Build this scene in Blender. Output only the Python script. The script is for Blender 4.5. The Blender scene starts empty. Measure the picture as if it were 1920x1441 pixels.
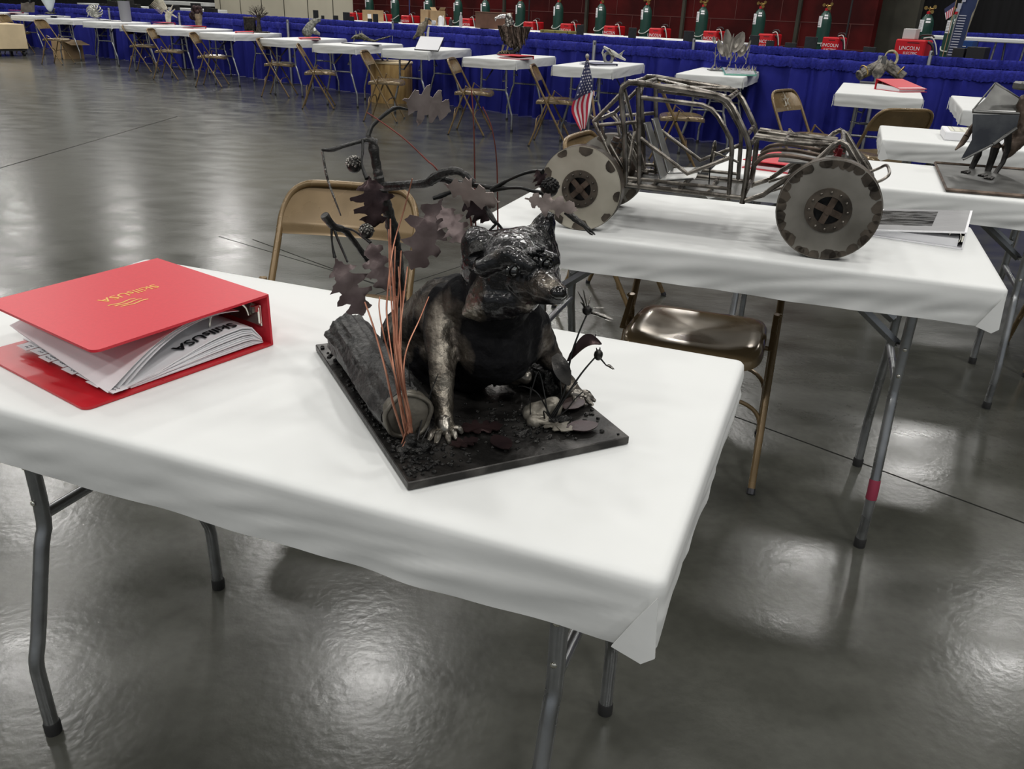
import bpy, bmesh, math, random
from math import sin, cos, pi, radians as R
from mathutils import Vector, Matrix, noise
V = Vector
sc = bpy.context.scene
COL = sc.collection

# ------------------------------------------------------------------ camera
FPX, PITCH, ROLL, CAMH = 1537.1, 0.43034, 0.03855, 1.2501
fwd = V((0, cos(PITCH), -sin(PITCH))); rgt0 = V((1, 0, 0)); up0 = rgt0.cross(fwd)
CR = cos(ROLL)*rgt0 + sin(ROLL)*up0
CU = -sin(ROLL)*rgt0 + cos(ROLL)*up0
CP = V((0, 0, CAMH))
cam = bpy.data.objects.new('camera', bpy.data.cameras.new('camera'))
COL.objects.link(cam)
mw = Matrix((CR, CU, -fwd)).transposed().to_4x4(); mw.translation = CP
cam.matrix_world = mw
cam.data.sensor_width = 36; cam.data.sensor_fit = 'HORIZONTAL'
cam.data.lens = FPX/1920*36; cam.data.clip_start = .02; cam.data.clip_end = 300
sc.camera = cam

def ray(px, py): return fwd*FPX + CR*(px-960) - CU*(py-720.5)
def at(px, py, z=0.):                       # photo point on the horizontal plane at height z
    d = ray(px, py); return CP + d*((z-CAMH)/d.z)
def dY(px, py, Y):                          # photo point at distance Y in front of the camera
    d = ray(px, py); return CP + d*(Y/d.y)
def onl(px, py, c):                         # photo point on the vertical plane y = c - .85 x
    d = ray(px, py); return CP + d*(c/(d.y+.85*d.x))

# ------------------------------------------------------------------ mesh collecting
def crom(pts, k=6, closed=False):
    P = [V(p) for p in pts]; n = len(P); out = []
    rng = range(n if closed else n-1)
    for i in rng:
        if closed: a, b, c, d = P[(i-1) % n], P[i], P[(i+1) % n], P[(i+2) % n]
        else: a, b, c, d = P[max(i-1, 0)], P[i], P[i+1], P[min(i+2, n-1)]
        for j in range(k):
            t = j/k
            out.append(.5*((2*b)+(-a+c)*t+(2*a-5*b+4*c-d)*t*t+(-a+3*b-3*c+d)*t**3))
    if not closed: out.append(P[-1])
    return out
def lerpr(rs, n):
    out = []
    for i in range(n):
        t = i/(n-1)*(len(rs)-1); a = min(int(t), len(rs)-2); out.append(rs[a]+(rs[a+1]-rs[a])*(t-a))
    return out
class MB:
    def __init__(s): s.v = []; s.f = []; s.m = []
    def add(s, vs, fs, mi=0):
        o = len(s.v); s.v += [V(v) for v in vs]
        for f in fs: s.f.append([i+o for i in f]); s.m.append(mi)
        return s
    def tube(s, pts, r, n=10, mi=0, closed=False, sm=0, flat=None):
        if sm:
            if isinstance(r, (list, tuple)): r = lerpr(list(r), (len(pts)-1)*sm+1) if not closed else r[0]
            pts = crom(pts, sm, closed)
        P = [V(p) for p in pts]; m = len(P)
        if not isinstance(r, (list, tuple)): r = [r]*m
        elif len(r) != m: r = lerpr(list(r), m)
        tan = []
        for i in range(m):
            if closed: t = P[(i+1) % m]-P[i-1]
            else: t = P[min(i+1, m-1)]-P[max(i-1, 0)]
            tan.append(t.normalized() if t.length > 1e-9 else V((0, 0, 1)))
        ref = V((0, 0, 1)) if abs(tan[0].z) < .9 else V((1, 0, 0))
        nrm = (ref - tan[0]*ref.dot(tan[0])).normalized()
        vs = []
        for i in range(m):
            nrm = (nrm - tan[i]*nrm.dot(tan[i]))
            nrm = nrm.normalized() if nrm.length > 1e-6 else tan[i].orthogonal().normalized()
            b = tan[i].cross(nrm)
            fx, fy = flat or (1, 1)
            for k in range(n):
                a = 2*pi*k/n; vs.append(P[i]+(nrm*cos(a)*fx+b*sin(a)*fy)*r[i])
        fs = []
        for i in range(m if closed else m-1):
            for k in range(n):
                a = i*n+k; b2 = i*n+(k+1) % n; c = ((i+1) % m)*n+(k+1) % n; d = ((i+1) % m)*n+k
                fs.append((a, b2, c, d))
        if not closed:
            fs.append(list(range(n))[::-1]); fs.append([(m-1)*n+k for k in range(n)])
        return s.add(vs, fs, mi)
    def box(s, c, size, M=None, mi=0, rz=0, bev=0):
        x, y, z = [q/2 for q in size]; c = V(c)
        if bev:
            b = min(bev, x*.9, y*.9, z*.9)
            vs = []
            for sx in (-1, 1):
                for sy in (-1, 1):
                    for sz in (-1, 1):
                        vs += [(sx*x, sy*(y-b), sz*(z-b)), (sx*(x-b), sy*y, sz*(z-b)), (sx*(x-b), sy*(y-b), sz*z)]
            bm = bmesh.new(); bv = [bm.verts.new(v) for v in vs]; bmesh.ops.convex_hull(bm, input=bv)
            bmesh.ops.dissolve_limit(bm, angle_limit=.01, verts=bm.verts, edges=bm.edges)
            bm.verts.index_update(); vs = [v.co.copy() for v in bm.verts]; fs = [[v.index for v in f.verts] for f in bm.faces]; bm.free()
        else:
            vs = [(sx*x, sy*y, sz*z) for sx in (-1, 1) for sy in (-1, 1) for sz in (-1, 1)]
            fs = [(0, 1, 3, 2), (4, 6, 7, 5), (0, 4, 5, 1), (2, 3, 7, 6), (0, 2, 6, 4), (1, 5, 7, 3)]
        rot = Matrix.Rotation(rz, 3, 'Z')
        vs = [rot @ V(v) for v in vs]
        if M is not None: vs = [M @ (v+c) for v in vs]
        else: vs = [v+c for v in vs]
        return s.add(vs, fs, mi)
    def lathe(s, prof, n=24, M=None, mi=0, cap=True):
        vs = []; fs = []
        for (r, z) in prof:
            for k in range(n): vs.append(V((r*cos(2*pi*k/n), r*sin(2*pi*k/n), z)))
        for i in range(len(prof)-1):
            for k in range(n): fs.append((i*n+k, i*n+(k+1) % n, (i+1)*n+(k+1) % n, (i+1)*n+k))
        if cap: fs.append(list(range(n))[::-1]); fs.append([(len(prof)-1)*n+k for k in range(n)])
        if M is not None: vs = [M @ v for v in vs]
        return s.add(vs, fs, mi)
    def ball(s, c, r, n=12, mi=0, M=None):
        rr = V(r) if isinstance(r, (tuple, list, Vector)) else V((r, r, r)); c = V(c)
        vs = []; fs = []; m = max(6, n//2+1)
        for i in range(1, m):
            a = pi*i/m
            for k in range(n): vs.append(V((sin(a)*cos(2*pi*k/n)*rr.x, sin(a)*sin(2*pi*k/n)*rr.y, cos(a)*rr.z)))
        vs += [V((0, 0, rr.z)), V((0, 0, -rr.z))]
        for i in range(m-2):
            for k in range(n): fs.append((i*n+k, (i+1)*n+k, (i+1)*n+(k+1) % n, i*n+(k+1) % n))
        t = len(vs)-2
        for k in range(n):
            fs.append((t, k, (k+1) % n)); fs.append((t+1, (m-2)*n+(k+1) % n, (m-2)*n+k))
        if M is not None: vs = [M @ v for v in vs]
        return s.add([v+c for v in vs], fs, mi)
    def prism(s, poly, th, M=None, mi=0, mi2=None, bend=None):
        n = len(poly); vs = [V((x, y, th/2)) for x, y in poly]+[V((x, y, -th/2)) for x, y in poly]
        if bend: vs = [bend(v) for v in vs]
        if M is not None: vs = [M @ v for v in vs]
        fs = [list(range(n)), [n+k for k in range(n)][::-1]]
        s.add(vs, fs, mi)
        o = len(s.v)-2*n
        for k in range(n):
            s.f.append([o+k, o+n+k, o+n+(k+1) % n, o+(k+1) % n]); s.m.append(mi if mi2 is None else mi2)
        return s
    def grid(s, fn, nu, nv, mi=0, th=0):
        vs = [V(fn(i/nu, j/nv)) for j in range(nv+1) for i in range(nu+1)]
        fs = [(j*(nu+1)+i, j*(nu+1)+i+1, (j+1)*(nu+1)+i+1, (j+1)*(nu+1)+i) for j in range(nv) for i in range(nu)]
        if not th: return s.add(vs, fs, mi)
        # thick sheet
        N = [V((0, 0, 0)) for _ in vs]
        for f in fs:
            nn = (vs[f[1]]-vs[f[0]]).cross(vs[f[3]]-vs[f[0]])
            if nn.length > 0: nn.normalize()
            for i in f: N[i] += nn
        N = [q.normalized() if q.length > 0 else V((0, 0, 1)) for q in N]
        o = len(vs); vs2 = vs+[v-q*th for v, q in zip(vs, N)]
        fs2 = list(fs)+[[i+o for i in f][::-1] for f in fs]
        W = nu+1
        for i in range(nu):
            fs2.append((i, i+o, i+1+o, i+1)); a = nv*W+i; fs2.append((a, a+1, a+1+o, a+o))
        for j in range(nv):
            a = j*W; b = a+W; fs2.append((a, b, b+o, a+o)); a = j*W+nu; b = a+W; fs2.append((a, a+o, b+o, b))
        return s.add(vs2, fs2, mi)
    def mesh(s, name, mats, ang=35, off=None):
        me = bpy.data.meshes.new(name)
        vs = s.v if off is None else [v-off for v in s.v]
        me.from_pydata([tuple(v) for v in vs], [], s.f)
        for m in (mats if isinstance(mats, (list, tuple)) else [mats]): me.materials.append(m)
        me.polygons.foreach_set('material_index', s.m)
        bm = bmesh.new(); bm.from_mesh(me); bmesh.ops.recalc_face_normals(bm, faces=bm.faces); bm.to_mesh(me); bm.free()
        me.shade_smooth(); me.set_sharp_from_angle(angle=R(ang)); me.update()
        return me
    def build(s, name, mats, parent=None, ang=35, world=False):
        off = parent_loc(parent) if (world and parent) else None
        o = bpy.data.objects.new(name, s.mesh(name, mats, ang, off)); COL.objects.link(o)
        if parent: o.parent = parent
        return o
def parent_loc(p):
    l = V((0, 0, 0))
    while p: l += p.location; p = p.parent
    return l
def tag(o, label=None, cat=None, group=None, kind=None):
    if label: o['label'] = label
    if cat: o['category'] = cat
    if group: o['group'] = group
    if kind: o['kind'] = kind
    return o
def thing(name, label, cat, loc=(0, 0, 0), rz=0, group=None):
    o = bpy.data.objects.new(name, None); COL.objects.link(o); o.location = loc; o.rotation_euler = (0, 0, rz)
    o.empty_display_size = .05
    return tag(o, label, cat, group)
def copy_tree(o, parent=None):
    c = o.copy(); COL.objects.link(c)
    if parent: c.parent = parent
    for ch in list(o.children): copy_tree(ch, c)
    return c
def dup(root, loc, rz, label, group=None):
    c = copy_tree(root); c.location = loc; c.rotation_euler = (0, 0, rz); c['label'] = label
    if group: c['group'] = group
    return c
def struct(o): o['kind'] = 'structure'; return o
def dirv(deg): return V((cos(R(deg)), sin(R(deg)), 0))

# organic body: overlapping spheres fused into one skin
def blob(name, caps, mat, parent, voxel=.004, smooth=4, nz=0, nf=60, nseg=12, steel=None, extra=None):
    mb = MB()
    for c in caps:
        if len(c) == 2:                     # (centre, radii)
            mb.ball(c[0], c[1], nseg)
        elif len(c) == 3: mb.ball(c[0], c[1], nseg, M=c[2])
        else:
            p, r, q, s2 = c; p = V(p); q = V(q); L = (q-p).length
            k = max(2, int(L/(min(r, s2)*.45))+1)
            for i in range(k+1):
                t = i/k; mb.ball(p.lerp(q, t), r+(s2-r)*t, nseg)
    if extra: extra(mb)
    off = parent_loc(parent)
    me = bpy.data.meshes.new(name)
    me.from_pydata([tuple(v-off) for v in mb.v], [], mb.f)
    o = bpy.data.objects.new(name, me); COL.objects.link(o)
    m = o.modifiers.new('r', 'REMESH'); m.mode = 'VOXEL'; m.voxel_size = voxel; m.adaptivity = 0
    if smooth:
        m2 = o.modifiers.new('s', 'SMOOTH'); m2.iterations = smooth; m2.factor = .6
    dg = bpy.context.evaluated_depsgraph_get(); dg.update()
    nm = bpy.data.meshes.new_from_object(o.evaluated_get(dg))
    o.modifiers.clear(); o.data = nm; bpy.data.meshes.remove(me)
    if nz:
        N = [v.normal.copy() for v in nm.vertices]
        for v, q in zip(nm.vertices, N):
            w = v.co+off
            v.co += q*(noise.noise(w*nf)*nz + noise.noise(w*nf*2.7)*nz*.5)
    if steel:
        a = nm.attributes.new('steel', 'FLOAT', 'POINT')
        vals = []
        for v in nm.vertices:
            w = v.co+off; t = 0
            for (c, r, s_) in steel:
                d = (w-V(c)).length/r
                if d < 1: t = max(t, s_*(1-d)**.5)
            vals.append(t)
        a.data.foreach_set('value', vals)
    nm.materials.clear(); nm.materials.append(mat); nm.shade_smooth(); nm.name = name
    if parent: o.parent = parent
    return o

# ------------------------------------------------------------------ materials
MATS = {}
def mat(name, col, rough=.5, metal=0, var=0, scale=8, bump=0, bscale=None, col2=None, spec=.5, coat=0, dist=.002, detail=4, vlo=.35, vhi=.65, rvar=0, trans=0, ior=1.45, coord='Object', aniso=None, emit=0):
    m = bpy.data.materials.new(name); m.use_nodes = True; nt = m.node_tree; N = nt.nodes; L = nt.links
    b = N['Principled BSDF']; b.inputs['Base Color'].default_value = (*col, 1); b.inputs['Roughness'].default_value = rough
    b.inputs['Metallic'].default_value = metal; b.inputs['Specular IOR Level'].default_value = spec
    b.inputs['Coat Weight'].default_value = coat; b.inputs['Coat Roughness'].default_value = .08
    b.inputs['Transmission Weight'].default_value = trans; b.inputs['IOR'].default_value = ior
    tc = N.new('ShaderNodeTexCoord')
    if col2 is not None or var or rvar:
        n = N.new('ShaderNodeTexNoise'); n.inputs['Scale'].default_value = scale; n.inputs['Detail'].default_value = detail
        L.new(tc.outputs[coord], n.inputs['Vector'])
        if aniso:
            mp = N.new('ShaderNodeMapping'); mp.inputs['Scale'].default_value = aniso
            L.new(tc.outputs[coord], mp.inputs['Vector']); L.new(mp.outputs[0], n.inputs['Vector'])
        r = N.new('ShaderNodeValToRGB'); r.color_ramp.elements[0].position = vlo; r.color_ramp.elements[1].position = vhi
        c2 = col2 if col2 is not None else tuple(min(1, c*(1+var)) for c in col)
        c1 = col if col2 is not None else tuple(c*(1-var) for c in col)
        r.color_ramp.elements[0].color = (*c1, 1); r.color_ramp.elements[1].color = (*c2, 1)
        L.new(n.outputs['Fac'], r.inputs[0]); L.new(r.outputs[0], b.inputs['Base Color'])
        if rvar:
            mr = N.new('ShaderNodeMapRange'); mr.inputs['To Min'].default_value = max(0.02, rough-rvar); mr.inputs['To Max'].default_value = rough+rvar
            mr.inputs['From Min'].default_value = .3; mr.inputs['From Max'].default_value = .7
            L.new(n.outputs['Fac'], mr.inputs['Value']); L.new(mr.outputs[0], b.inputs['Roughness'])
    if bump:
        n2 = N.new('ShaderNodeTexNoise'); n2.inputs['Scale'].default_value = bscale or scale; n2.inputs['Detail'].default_value = 5
        L.new(tc.outputs[coord], n2.inputs['Vector'])
        bp = N.new('ShaderNodeBump'); bp.inputs['Strength'].default_value = bump; bp.inputs['Distance'].default_value = dist
        L.new(n2.outputs['Fac'], bp.inputs['Height']); L.new(bp.outputs[0], b.inputs['Normal'])
    MATS[name] = m
    return m
paper = mat('white_paper', (.70, .71, .70), .55, bump=.35, bscale=5, dist=.01, var=.015, scale=3, spec=.25)
steelleg = mat('galvanised_steel', (.34, .35, .36), .32, .9, var=.2, scale=14, rvar=.1, bump=.1, bscale=60)
darksteel = mat('dark_hinge_steel', (.06, .06, .065), .45, .8, var=.3, scale=20)
plywood = mat('tabletop_board', (.25, .19, .13), .6, var=.15, scale=6)
chairp = mat('tan_chair_paint', (.185, .125, .06), .27, .25, var=.12, scale=9, rvar=.06, spec=.6)
chairseat = mat('tan_seat_paint', (.185, .135, .075), .15, .3, var=.1, scale=7, rvar=.06, spec=.6)
rubber = mat('black_rubber', (.02, .02, .02), .6)
redv = mat('red_vinyl', (.56, .026, .042), .42, var=.03, scale=200, bump=.15, bscale=900, dist=.0004, spec=.4)
redin = mat('red_vinyl_inside', (.45, .012, .02), .35, var=.05, scale=30)
white = mat('white_sheet', (.78, .78, .80), .6)
gold = mat('gold_foil', (.83, .55, .14), .35, .6)
ink = mat('black_ink', (.015, .015, .018), .5)
inkgrey = mat('grey_pencil_ink', (.16, .16, .18), .6)
chrome = mat('nickel_plate', (.75, .73, .66), .18, 1)
gunmetal = mat('rough_black_steel', (.022, .021, .02), .38, .75, col2=(.10, .095, .09), scale=22, vlo=.45, vhi=.75, bump=.5, bscale=90, dist=.003)
bark = mat('black_bark_metal', (.016, .016, .016), .42, .6, col2=(.075, .073, .07), scale=30, vlo=.4, vhi=.8, bump=.9, bscale=120, dist=.004)
slag = mat('black_slag', (.01, .01, .01), .35, .6, col2=(.05, .048, .045), scale=80, vlo=.4, vhi=.8, bump=1, bscale=160, dist=.006)
leafm = mat('heat_tinted_leaf_steel', (.075, .052, .052), .42, .45, col2=(.20, .16, .155), scale=16, vlo=.35, vhi=.75, bump=.4, bscale=60, dist=.002, rvar=.1)
leafd = mat('dark_leaf_steel', (.026, .017, .019), .35, .7, col2=(.05, .03, .03), scale=20, bump=.4, bscale=60)
leafl = mat('pink_grey_leaf_steel', (.20, .16, .148), .42, .4, col2=(.35, .295, .27), scale=18, bump=.5, bscale=50, dist=.002)
copper = mat('copper_wire', (.42, .20, .13), .38, .7, col2=(.24, .09, .055), scale=40)
copperd = mat('dull_red_wire', (.20, .045, .035), .45, .5, col2=(.09, .03, .025), scale=15)
wirem = mat('black_wire', (.02, .02, .02), .4, .7)
weld = mat('silver_weld_bead', (.42, .41, .38), .25, 1, col2=(.09, .085, .08), scale=60, bump=1, bscale=200, dist=.003)
rockm = mat('tan_grey_steel', (.09, .082, .068), .45, .6, col2=(.27, .25, .21), scale=14, bump=.6, bscale=40, dist=.004)
tubem = mat('bare_tube_steel', (.11, .098, .085), .3, .95, col2=(.32, .295, .26), scale=30, vlo=.4, vhi=.7, rvar=.1, bump=.2, bscale=80)
seatm = mat('sheet_steel_seat', (.32, .32, .31), .4, .8, var=.2, scale=20)
greysheet = mat('dull_sheet_steel', (.09, .09, .087), .42, .7, col2=(.18, .18, .172), scale=9, bump=.15, bscale=30)
brownsteel = mat('brown_scaled_steel', (.06, .045, .035), .45, .7, col2=(.16, .12, .095), scale=30, bump=.5, bscale=70)
silvfeather = mat('bright_feather_steel', (.5, .49, .46), .3, .9, col2=(.05, .045, .04), scale=40, vlo=.42, vhi=.6, bump=.6, bscale=70, aniso=(1, 1, .5))
aluminium = mat('aluminium_post', (.45, .46, .47), .35, .85, var=.1)
bluec = mat('blue_drape', (.019, .023, .235), .75, var=.12, scale=3, spec=.25)
bluer = mat('blue_drape_ruffle', (.022, .026, .22), .9, var=.25, scale=40, spec=.2, bump=.5, bscale=60, dist=.01)
cardb = mat('cardboard', (.38, .26, .14), .75, var=.1, scale=5)
cardl = mat('pale_cardboard', (.62, .50, .32), .7, var=.08, scale=4)
cardbr = mat('brown_board', (.14, .07, .045), .65, var=.1)
woodm = mat('yellow_plywood', (.55, .36, .14), .5, col2=(.36, .21, .075), scale=3, vlo=.4, vhi=.62, aniso=(6, 6, .8))
green = mat('green_cylinder_paint', (.013, .056, .042), .35, var=.1)
brass = mat('brass_valve', (.42, .29, .10), .3, .9)
welderred = mat('red_machine_paint', (.52, .012, .018), .35)
blackp = mat('black_plastic', (.015, .015, .016), .5)
platem = mat('dark_plate_steel', (.035, .038, .04), .5, .5, var=.3, scale=6)
glassm = mat('clear_acrylic', (.85, .93, .9), .05, trans=.9, ior=1.3)
glassedge = mat('green_glass_edge', (.25, .6, .48), .15, trans=.3)
navy = mat('navy_banner', (.02, .035, .10), .6)
flagred = mat('flag_red', (.45, .02, .05), .65)
flagwhite = mat('flag_white', (.75, .73, .74), .65)
flagblue = mat('flag_navy', (.03, .035, .10), .65)
dowel = mat('wood_dowel', (.35, .24, .13), .5)
pink = mat('pink_tape', (.25, .03, .06), .5)
# ------------------------------------------------------------------ furniture
TOP = .745
LT, WT = 1.222, .613
def make_table(label, group):
    t = thing('folding_table', label, 'table', group=group)
    mb = MB(); mb.box((0, 0, .731), (LT-.008, WT-.008, .022), bev=.004)
    mb.box((0, WT/2-.02, .712), (LT-.03, .016, .02)); mb.box((0, -WT/2+.02, .712), (LT-.03, .016, .02))
    mb.build('tabletop', plywood, t)
    for s in (-1, 1):
        x = s*(LT/2-.145)
        for q in (-1, 1):
            mb = MB()
            mb.tube([(x, q*.145, .72), (x, q*.148, .56), (x, q*.150, .42), (x, q*.165, .375), (x, q*.21, .215), (x, q*.226, .165), (x, q*.228, .11), (x, q*.228, .012)], .0125, 14, sm=3)
            leg = mb.build('leg', steelleg, t)
            f = MB(); f.lathe([(.0145, 0), (.0148, .003), (.0148, .022), (.0135, .026)], 14, Matrix.Translation((x, q*.228, 0)))
            f.build('rubber_foot', rubber, leg)
            for zz in (.46, .53):
                rv = MB(); rv.ball((x-s*.0, q*.150+q*.0125, zz), (.005, .003, .005), 8); rv.build('rivet', chrome, leg)
        for z_ in (.43, .70):
            mb = MB(); mb.tube([(x, -.15, z_), (x, .15, z_)], .010, 12); mb.build('crossbar', steelleg, t)
        for q in (-1, 1):
            mb = MB()
            a = V((x-s*.012, q*.10, .52)); b = V((x-s*.27, q*.06, .715))
            mb.tube([a, b], .011, 4, flat=(1.1, .45)); mb.tube([V((x, q*.148, .53)), a], .007, 6)
            mb.build('brace', steelleg, t)
        mb = MB(); mb.box((x-s*.28, 0, .712), (.05, .2, .015)); mb.tube([(x-s*.27, -.06, .708), (x-s*.27, .06, .708)], .006, 6)
        mb.build('hinge_plate', darksteel, t)
    return t
def paper_mesh(seed, fine=1, drop=.088, flaps=(1, 1, 1, 1)):
    rnd = random.Random(seed)
    hx, hy = LT/2+.003, WT/2+.003; cr = .014
    per = []
    cor = [(hx-cr, -hy+cr, -90), (hx-cr, hy-cr, 0), (-hx+cr, hy-cr, 90), (-hx+cr, -hy+cr, 180)]
    nl = 40*fine; ns = 20*fine
    for ci, (cx, cy, a0) in enumerate(cor):
        for k in range(5):
            a = R(a0+k*22.5); per.append((V((cx+cr*cos(a), cy+cr*sin(a), 0)), V((cos(a), sin(a), 0)), ci, 0))
        nx_, ny_, _ = cor[(ci+1) % 4]; n = ns if ci % 2 == 0 else nl
        a = R(a0+90); p0 = per[-1][0]
        e0 = V((nx_+cr*cos(a), ny_+cr*sin(a), 0))
        for k in range(1, n): per.append((p0.lerp(e0, k/n), V((cos(a), sin(a), 0)), ci, min(k, n-k)*(p0-e0).length/n))
    K = len(per); rows = [(-.05, .0035), (-.012, .0035), (-.004, .002), (0, -.002), (.001, -.008)]
    m = 7*fine
    vs = []
    for off, z in rows:
        for p, nn, ci, dc in per:
            if off == -.05:
                q = V((max(-hx+.05, min(hx-.05, p.x)), max(-hy+.05, min(hy-.05, p.y)), 0)) ; vs.append(q+V((0, 0, TOP+z)))
            else: vs.append(p+nn*off+V((0, 0, TOP+z)))
    for j in range(1, m+1):
        t = j/m
        for p, nn, ci, dc in per:
            w = noise.noise(V((p.x*7, p.y*7, seed*3.1)))*.007*t + noise.noise(V((p.x*18+t*3, p.y*18-t*2, seed*1.7)))*.004*t
            w += abs(noise.noise(V((p.x*4+t*1.5, p.y*4-t, seed+9))))*.010*sin(pi*min(1, t*1.2))
            d = drop*(1+noise.noise(V((p.x*3, p.y*3, seed*5)))*.10)
            if dc < .05: d -= .002*(1-dc/.05)
            vs.append(p+nn*(.001+w-.004*t)+V((0, 0, TOP-.008-(d-.008)*t)))
    fs = []
    nr = len(rows)+m
    for i in range(nr-1):
        for k in range(K): fs.append((i*K+k, (i+1)*K+k, (i+1)*K+(k+1) % K, i*K+(k+1) % K))
    mb = MB(); mb.add(vs, fs)
    # flat middle
    mb.add([(-hx+.05, -hy+.05, TOP+.0035), (hx-.05, -hy+.05, TOP+.0035), (hx-.05, hy-.05, TOP+.0035), (-hx+.05, hy-.05, TOP+.0035)], [(0, 1, 2, 3)])
    # envelope folds at the corners
    for (sx, sy), fl in zip([(1, -1), (1, 1), (-1, 1), (-1, -1)], flaps):
        if not fl: continue
        y = sy*(hy+.007); x = sx*hx; d = .004*sy
        P = [(x-sx*.004, y, TOP-.010), (x+sx*.001, y+d*.3, TOP-drop+.004), (x-sx*.012, y+d*.8, TOP-drop-.006), (x-sx*.044, y+d*.5, TOP-drop+.004), (x-sx*.024, y+d*.9, TOP-drop*.5)]
        Q = [(a, b-sy*.0025, c) for a, b, c in P]
        mb.add(P+Q, [(0, 1, 2, 4), (4, 2, 3), (0, 4, 3), (5, 6, 7, 9), (9, 7, 8), (0, 5, 6, 1), (1, 6, 7, 2), (2, 7, 8, 3), (3, 8, 5, 0)])
    return mb.mesh('paper_cover', paper, 50)
TABLE0 = None; PAPERS = []
def put_table(loc, yaw, label, plabel, group, pseed=None, pgroup=None):
    global TABLE0
    if TABLE0 is None:
        TABLE0 = make_table(label, group); t = TABLE0; t.location = loc; t.rotation_euler = (0, 0, R(yaw))
    else: t = dup(TABLE0, loc, R(yaw), label, group)
    if pseed is None: me = PAPERS[len(bpy.data.objects) % len(PAPERS)]
    else: me = paper_mesh(pseed, 2)
    o = bpy.data.objects.new('paper_cover', me); COL.objects.link(o); o.location = loc; o.rotation_euler = (0, 0, R(yaw))
    tag(o, plabel, 'table cover', pgroup or 'white paper covers on the tables')
    return t
def corner_loc(P, yaw, near_is_right=False):
    a = R(yaw); e1 = V((cos(a), sin(a), 0)); e2 = V((-sin(a), cos(a), 0))
    c = P + (e1*(-LT/2) if near_is_right else e1*(LT/2)) + e2*(WT/2); c.z = 0
    return c

def make_chair(label, group):
    t = thing('folding_chair', label, 'chair', group=group)
    def pole(z): return .17-.41*z/.735          # y of the long poles at height z
    def half(z): return .228-.018*z/.735
    mb = MB(); pts = []
    zs = [.40, .5, .6, .65]
    for z in zs: pts.append((half(z), pole(z), z))
    pts += [(.202, pole(.69), .69), (.185, pole(.718), .718), (.155, pole(.737), .737), (.11, pole(.744), .744)]
    pts += [(0, pole(.745)-.004, .745)]
    pts = pts+[(-x, y, z) for x, y, z in pts[:-1][::-1]]
    mb.tube(pts, .0105, 12, sm=3); mb.build('back_frame', chairp, t)
    for s in (-1, 1):
        mb = MB(); mb.tube([(s*half(z), pole(z), z) for z in (.41, .2, .012)], .0105, 12)
        l = mb.build('leg', chairp, t)
        f = MB(); f.tube([(s*half(.015), pole(.015), .015), (s*half(0), pole(0), 0)], .0125, 10); f.build('foot_cap', darksteel, l)
        mb = MB(); x = s*.211
        mb.tube([(x, -.035, .50), (x, -.05, .45), (x+s*.004, -.14, .22), (x+s*.006, -.22, .012)], .009, 10, sm=2)
        l = mb.build('leg', chairp, t)
        f = MB(); f.tube([(x+s*.006, -.222, .015), (x+s*.006, -.226, 0)], .0115, 10); f.build('foot_cap', darksteel, l)
        mb = MB(); mb.tube([(x, -.035, .497), (x*1.0, .03, .455), (x, .075, .425)], .008, 6, flat=(.35, 1)); mb.ball((x+s*.01, -.037, .495), .007, 8)
        mb.build('bracket', chairp, t)
    # backrest panel
    z0, z1 = .600, .736
    def bp(u, v):
        z = z0+(z1-z0)*v
        hw = half(z)-.006
        if z > .67:
            q = (z-.67)/(z1-.67); hw = hw-.075*(1-math.sqrt(max(0, 1-q*q*.96)))
        x = (u*2-1)*hw
        k = (x/.205)**2
        return (x, pole(z)-.026*(1-k)+.004+.010*(1-v)*(1-k)-(.006*(1-v) if v < .15 else 0), z)
    mb = MB(); mb.grid(bp, 18, 12, th=.003); mb.build('backrest', chairp, t, ang=60)
    # seat pan
    n = 40; rings = []
    def outline(k):
        a = 2*pi*k/n; c, s_ = cos(a), sin(a)
        e = .42; x = abs(c)**e*(1 if c > 0 else -1); y = abs(s_)**e*(1 if s_ > 0 else -1)
        w = .190+.010*(y*.5+.5)
        return x*w, y*.197+.012
    vs = []
    prof = [(0, -.012), (.3, -.011), (.55, -.006), (.75, -.001), (.88, 0), (.96, -.004), (1.0, -.016), (1.0, -.038), (.97, -.040), (.95, -.025)]
    for f, dz in prof:
        for k in range(n):
            x, y = outline(k); x *= f; y = .012+(y-.012)*f
            front = max(0, (y-.08)/.13); z = .442+dz-.012*front**2+.006*(abs(x)/.17)**2*(1 if f < .9 else 1)
            z += max(0, (-y-.05)/.14)*-.012
            vs.append((x, y, z))
    fs = []
    for i in range(len(prof)-1):
        for k in range(n): fs.append((i*n+k, i*n+(k+1) % n, (i+1)*n+(k+1) % n, (i+1)*n+k))
    mb = MB(); mb.add(vs, fs); mb.build('seat', chairseat, t, ang=60)
    # curved stretchers
    for yy, zz, hh in ((pole, .17, half), (None, .19, None)):
        mb = MB(); y = (pole(zz+.03) if yy else -.16); h = (half(.2) if hh else .216)
        mb.tube([(h, y+(.02 if yy else -.005), zz-.03), (h-.012, y, zz+.03), (h-.05, y, zz+.065), (h-.11, y, zz+.075), (0, y, zz+.077), (-h+.11, y, zz+.075), (-h+.05, y, zz+.065), (-h+.012, y, zz+.03), (-h, y+(.02 if yy else -.005), zz-.03)], .0065, 8, sm=3)
        mb.build('stretcher', chairp, t)
    mb = MB(); mb.tube([(-.215, .03, .413), (.215, .03, .413)], .007, 8); mb.build('seat_rail', chairp, t)
    return t
CHAIR0 = None
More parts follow.
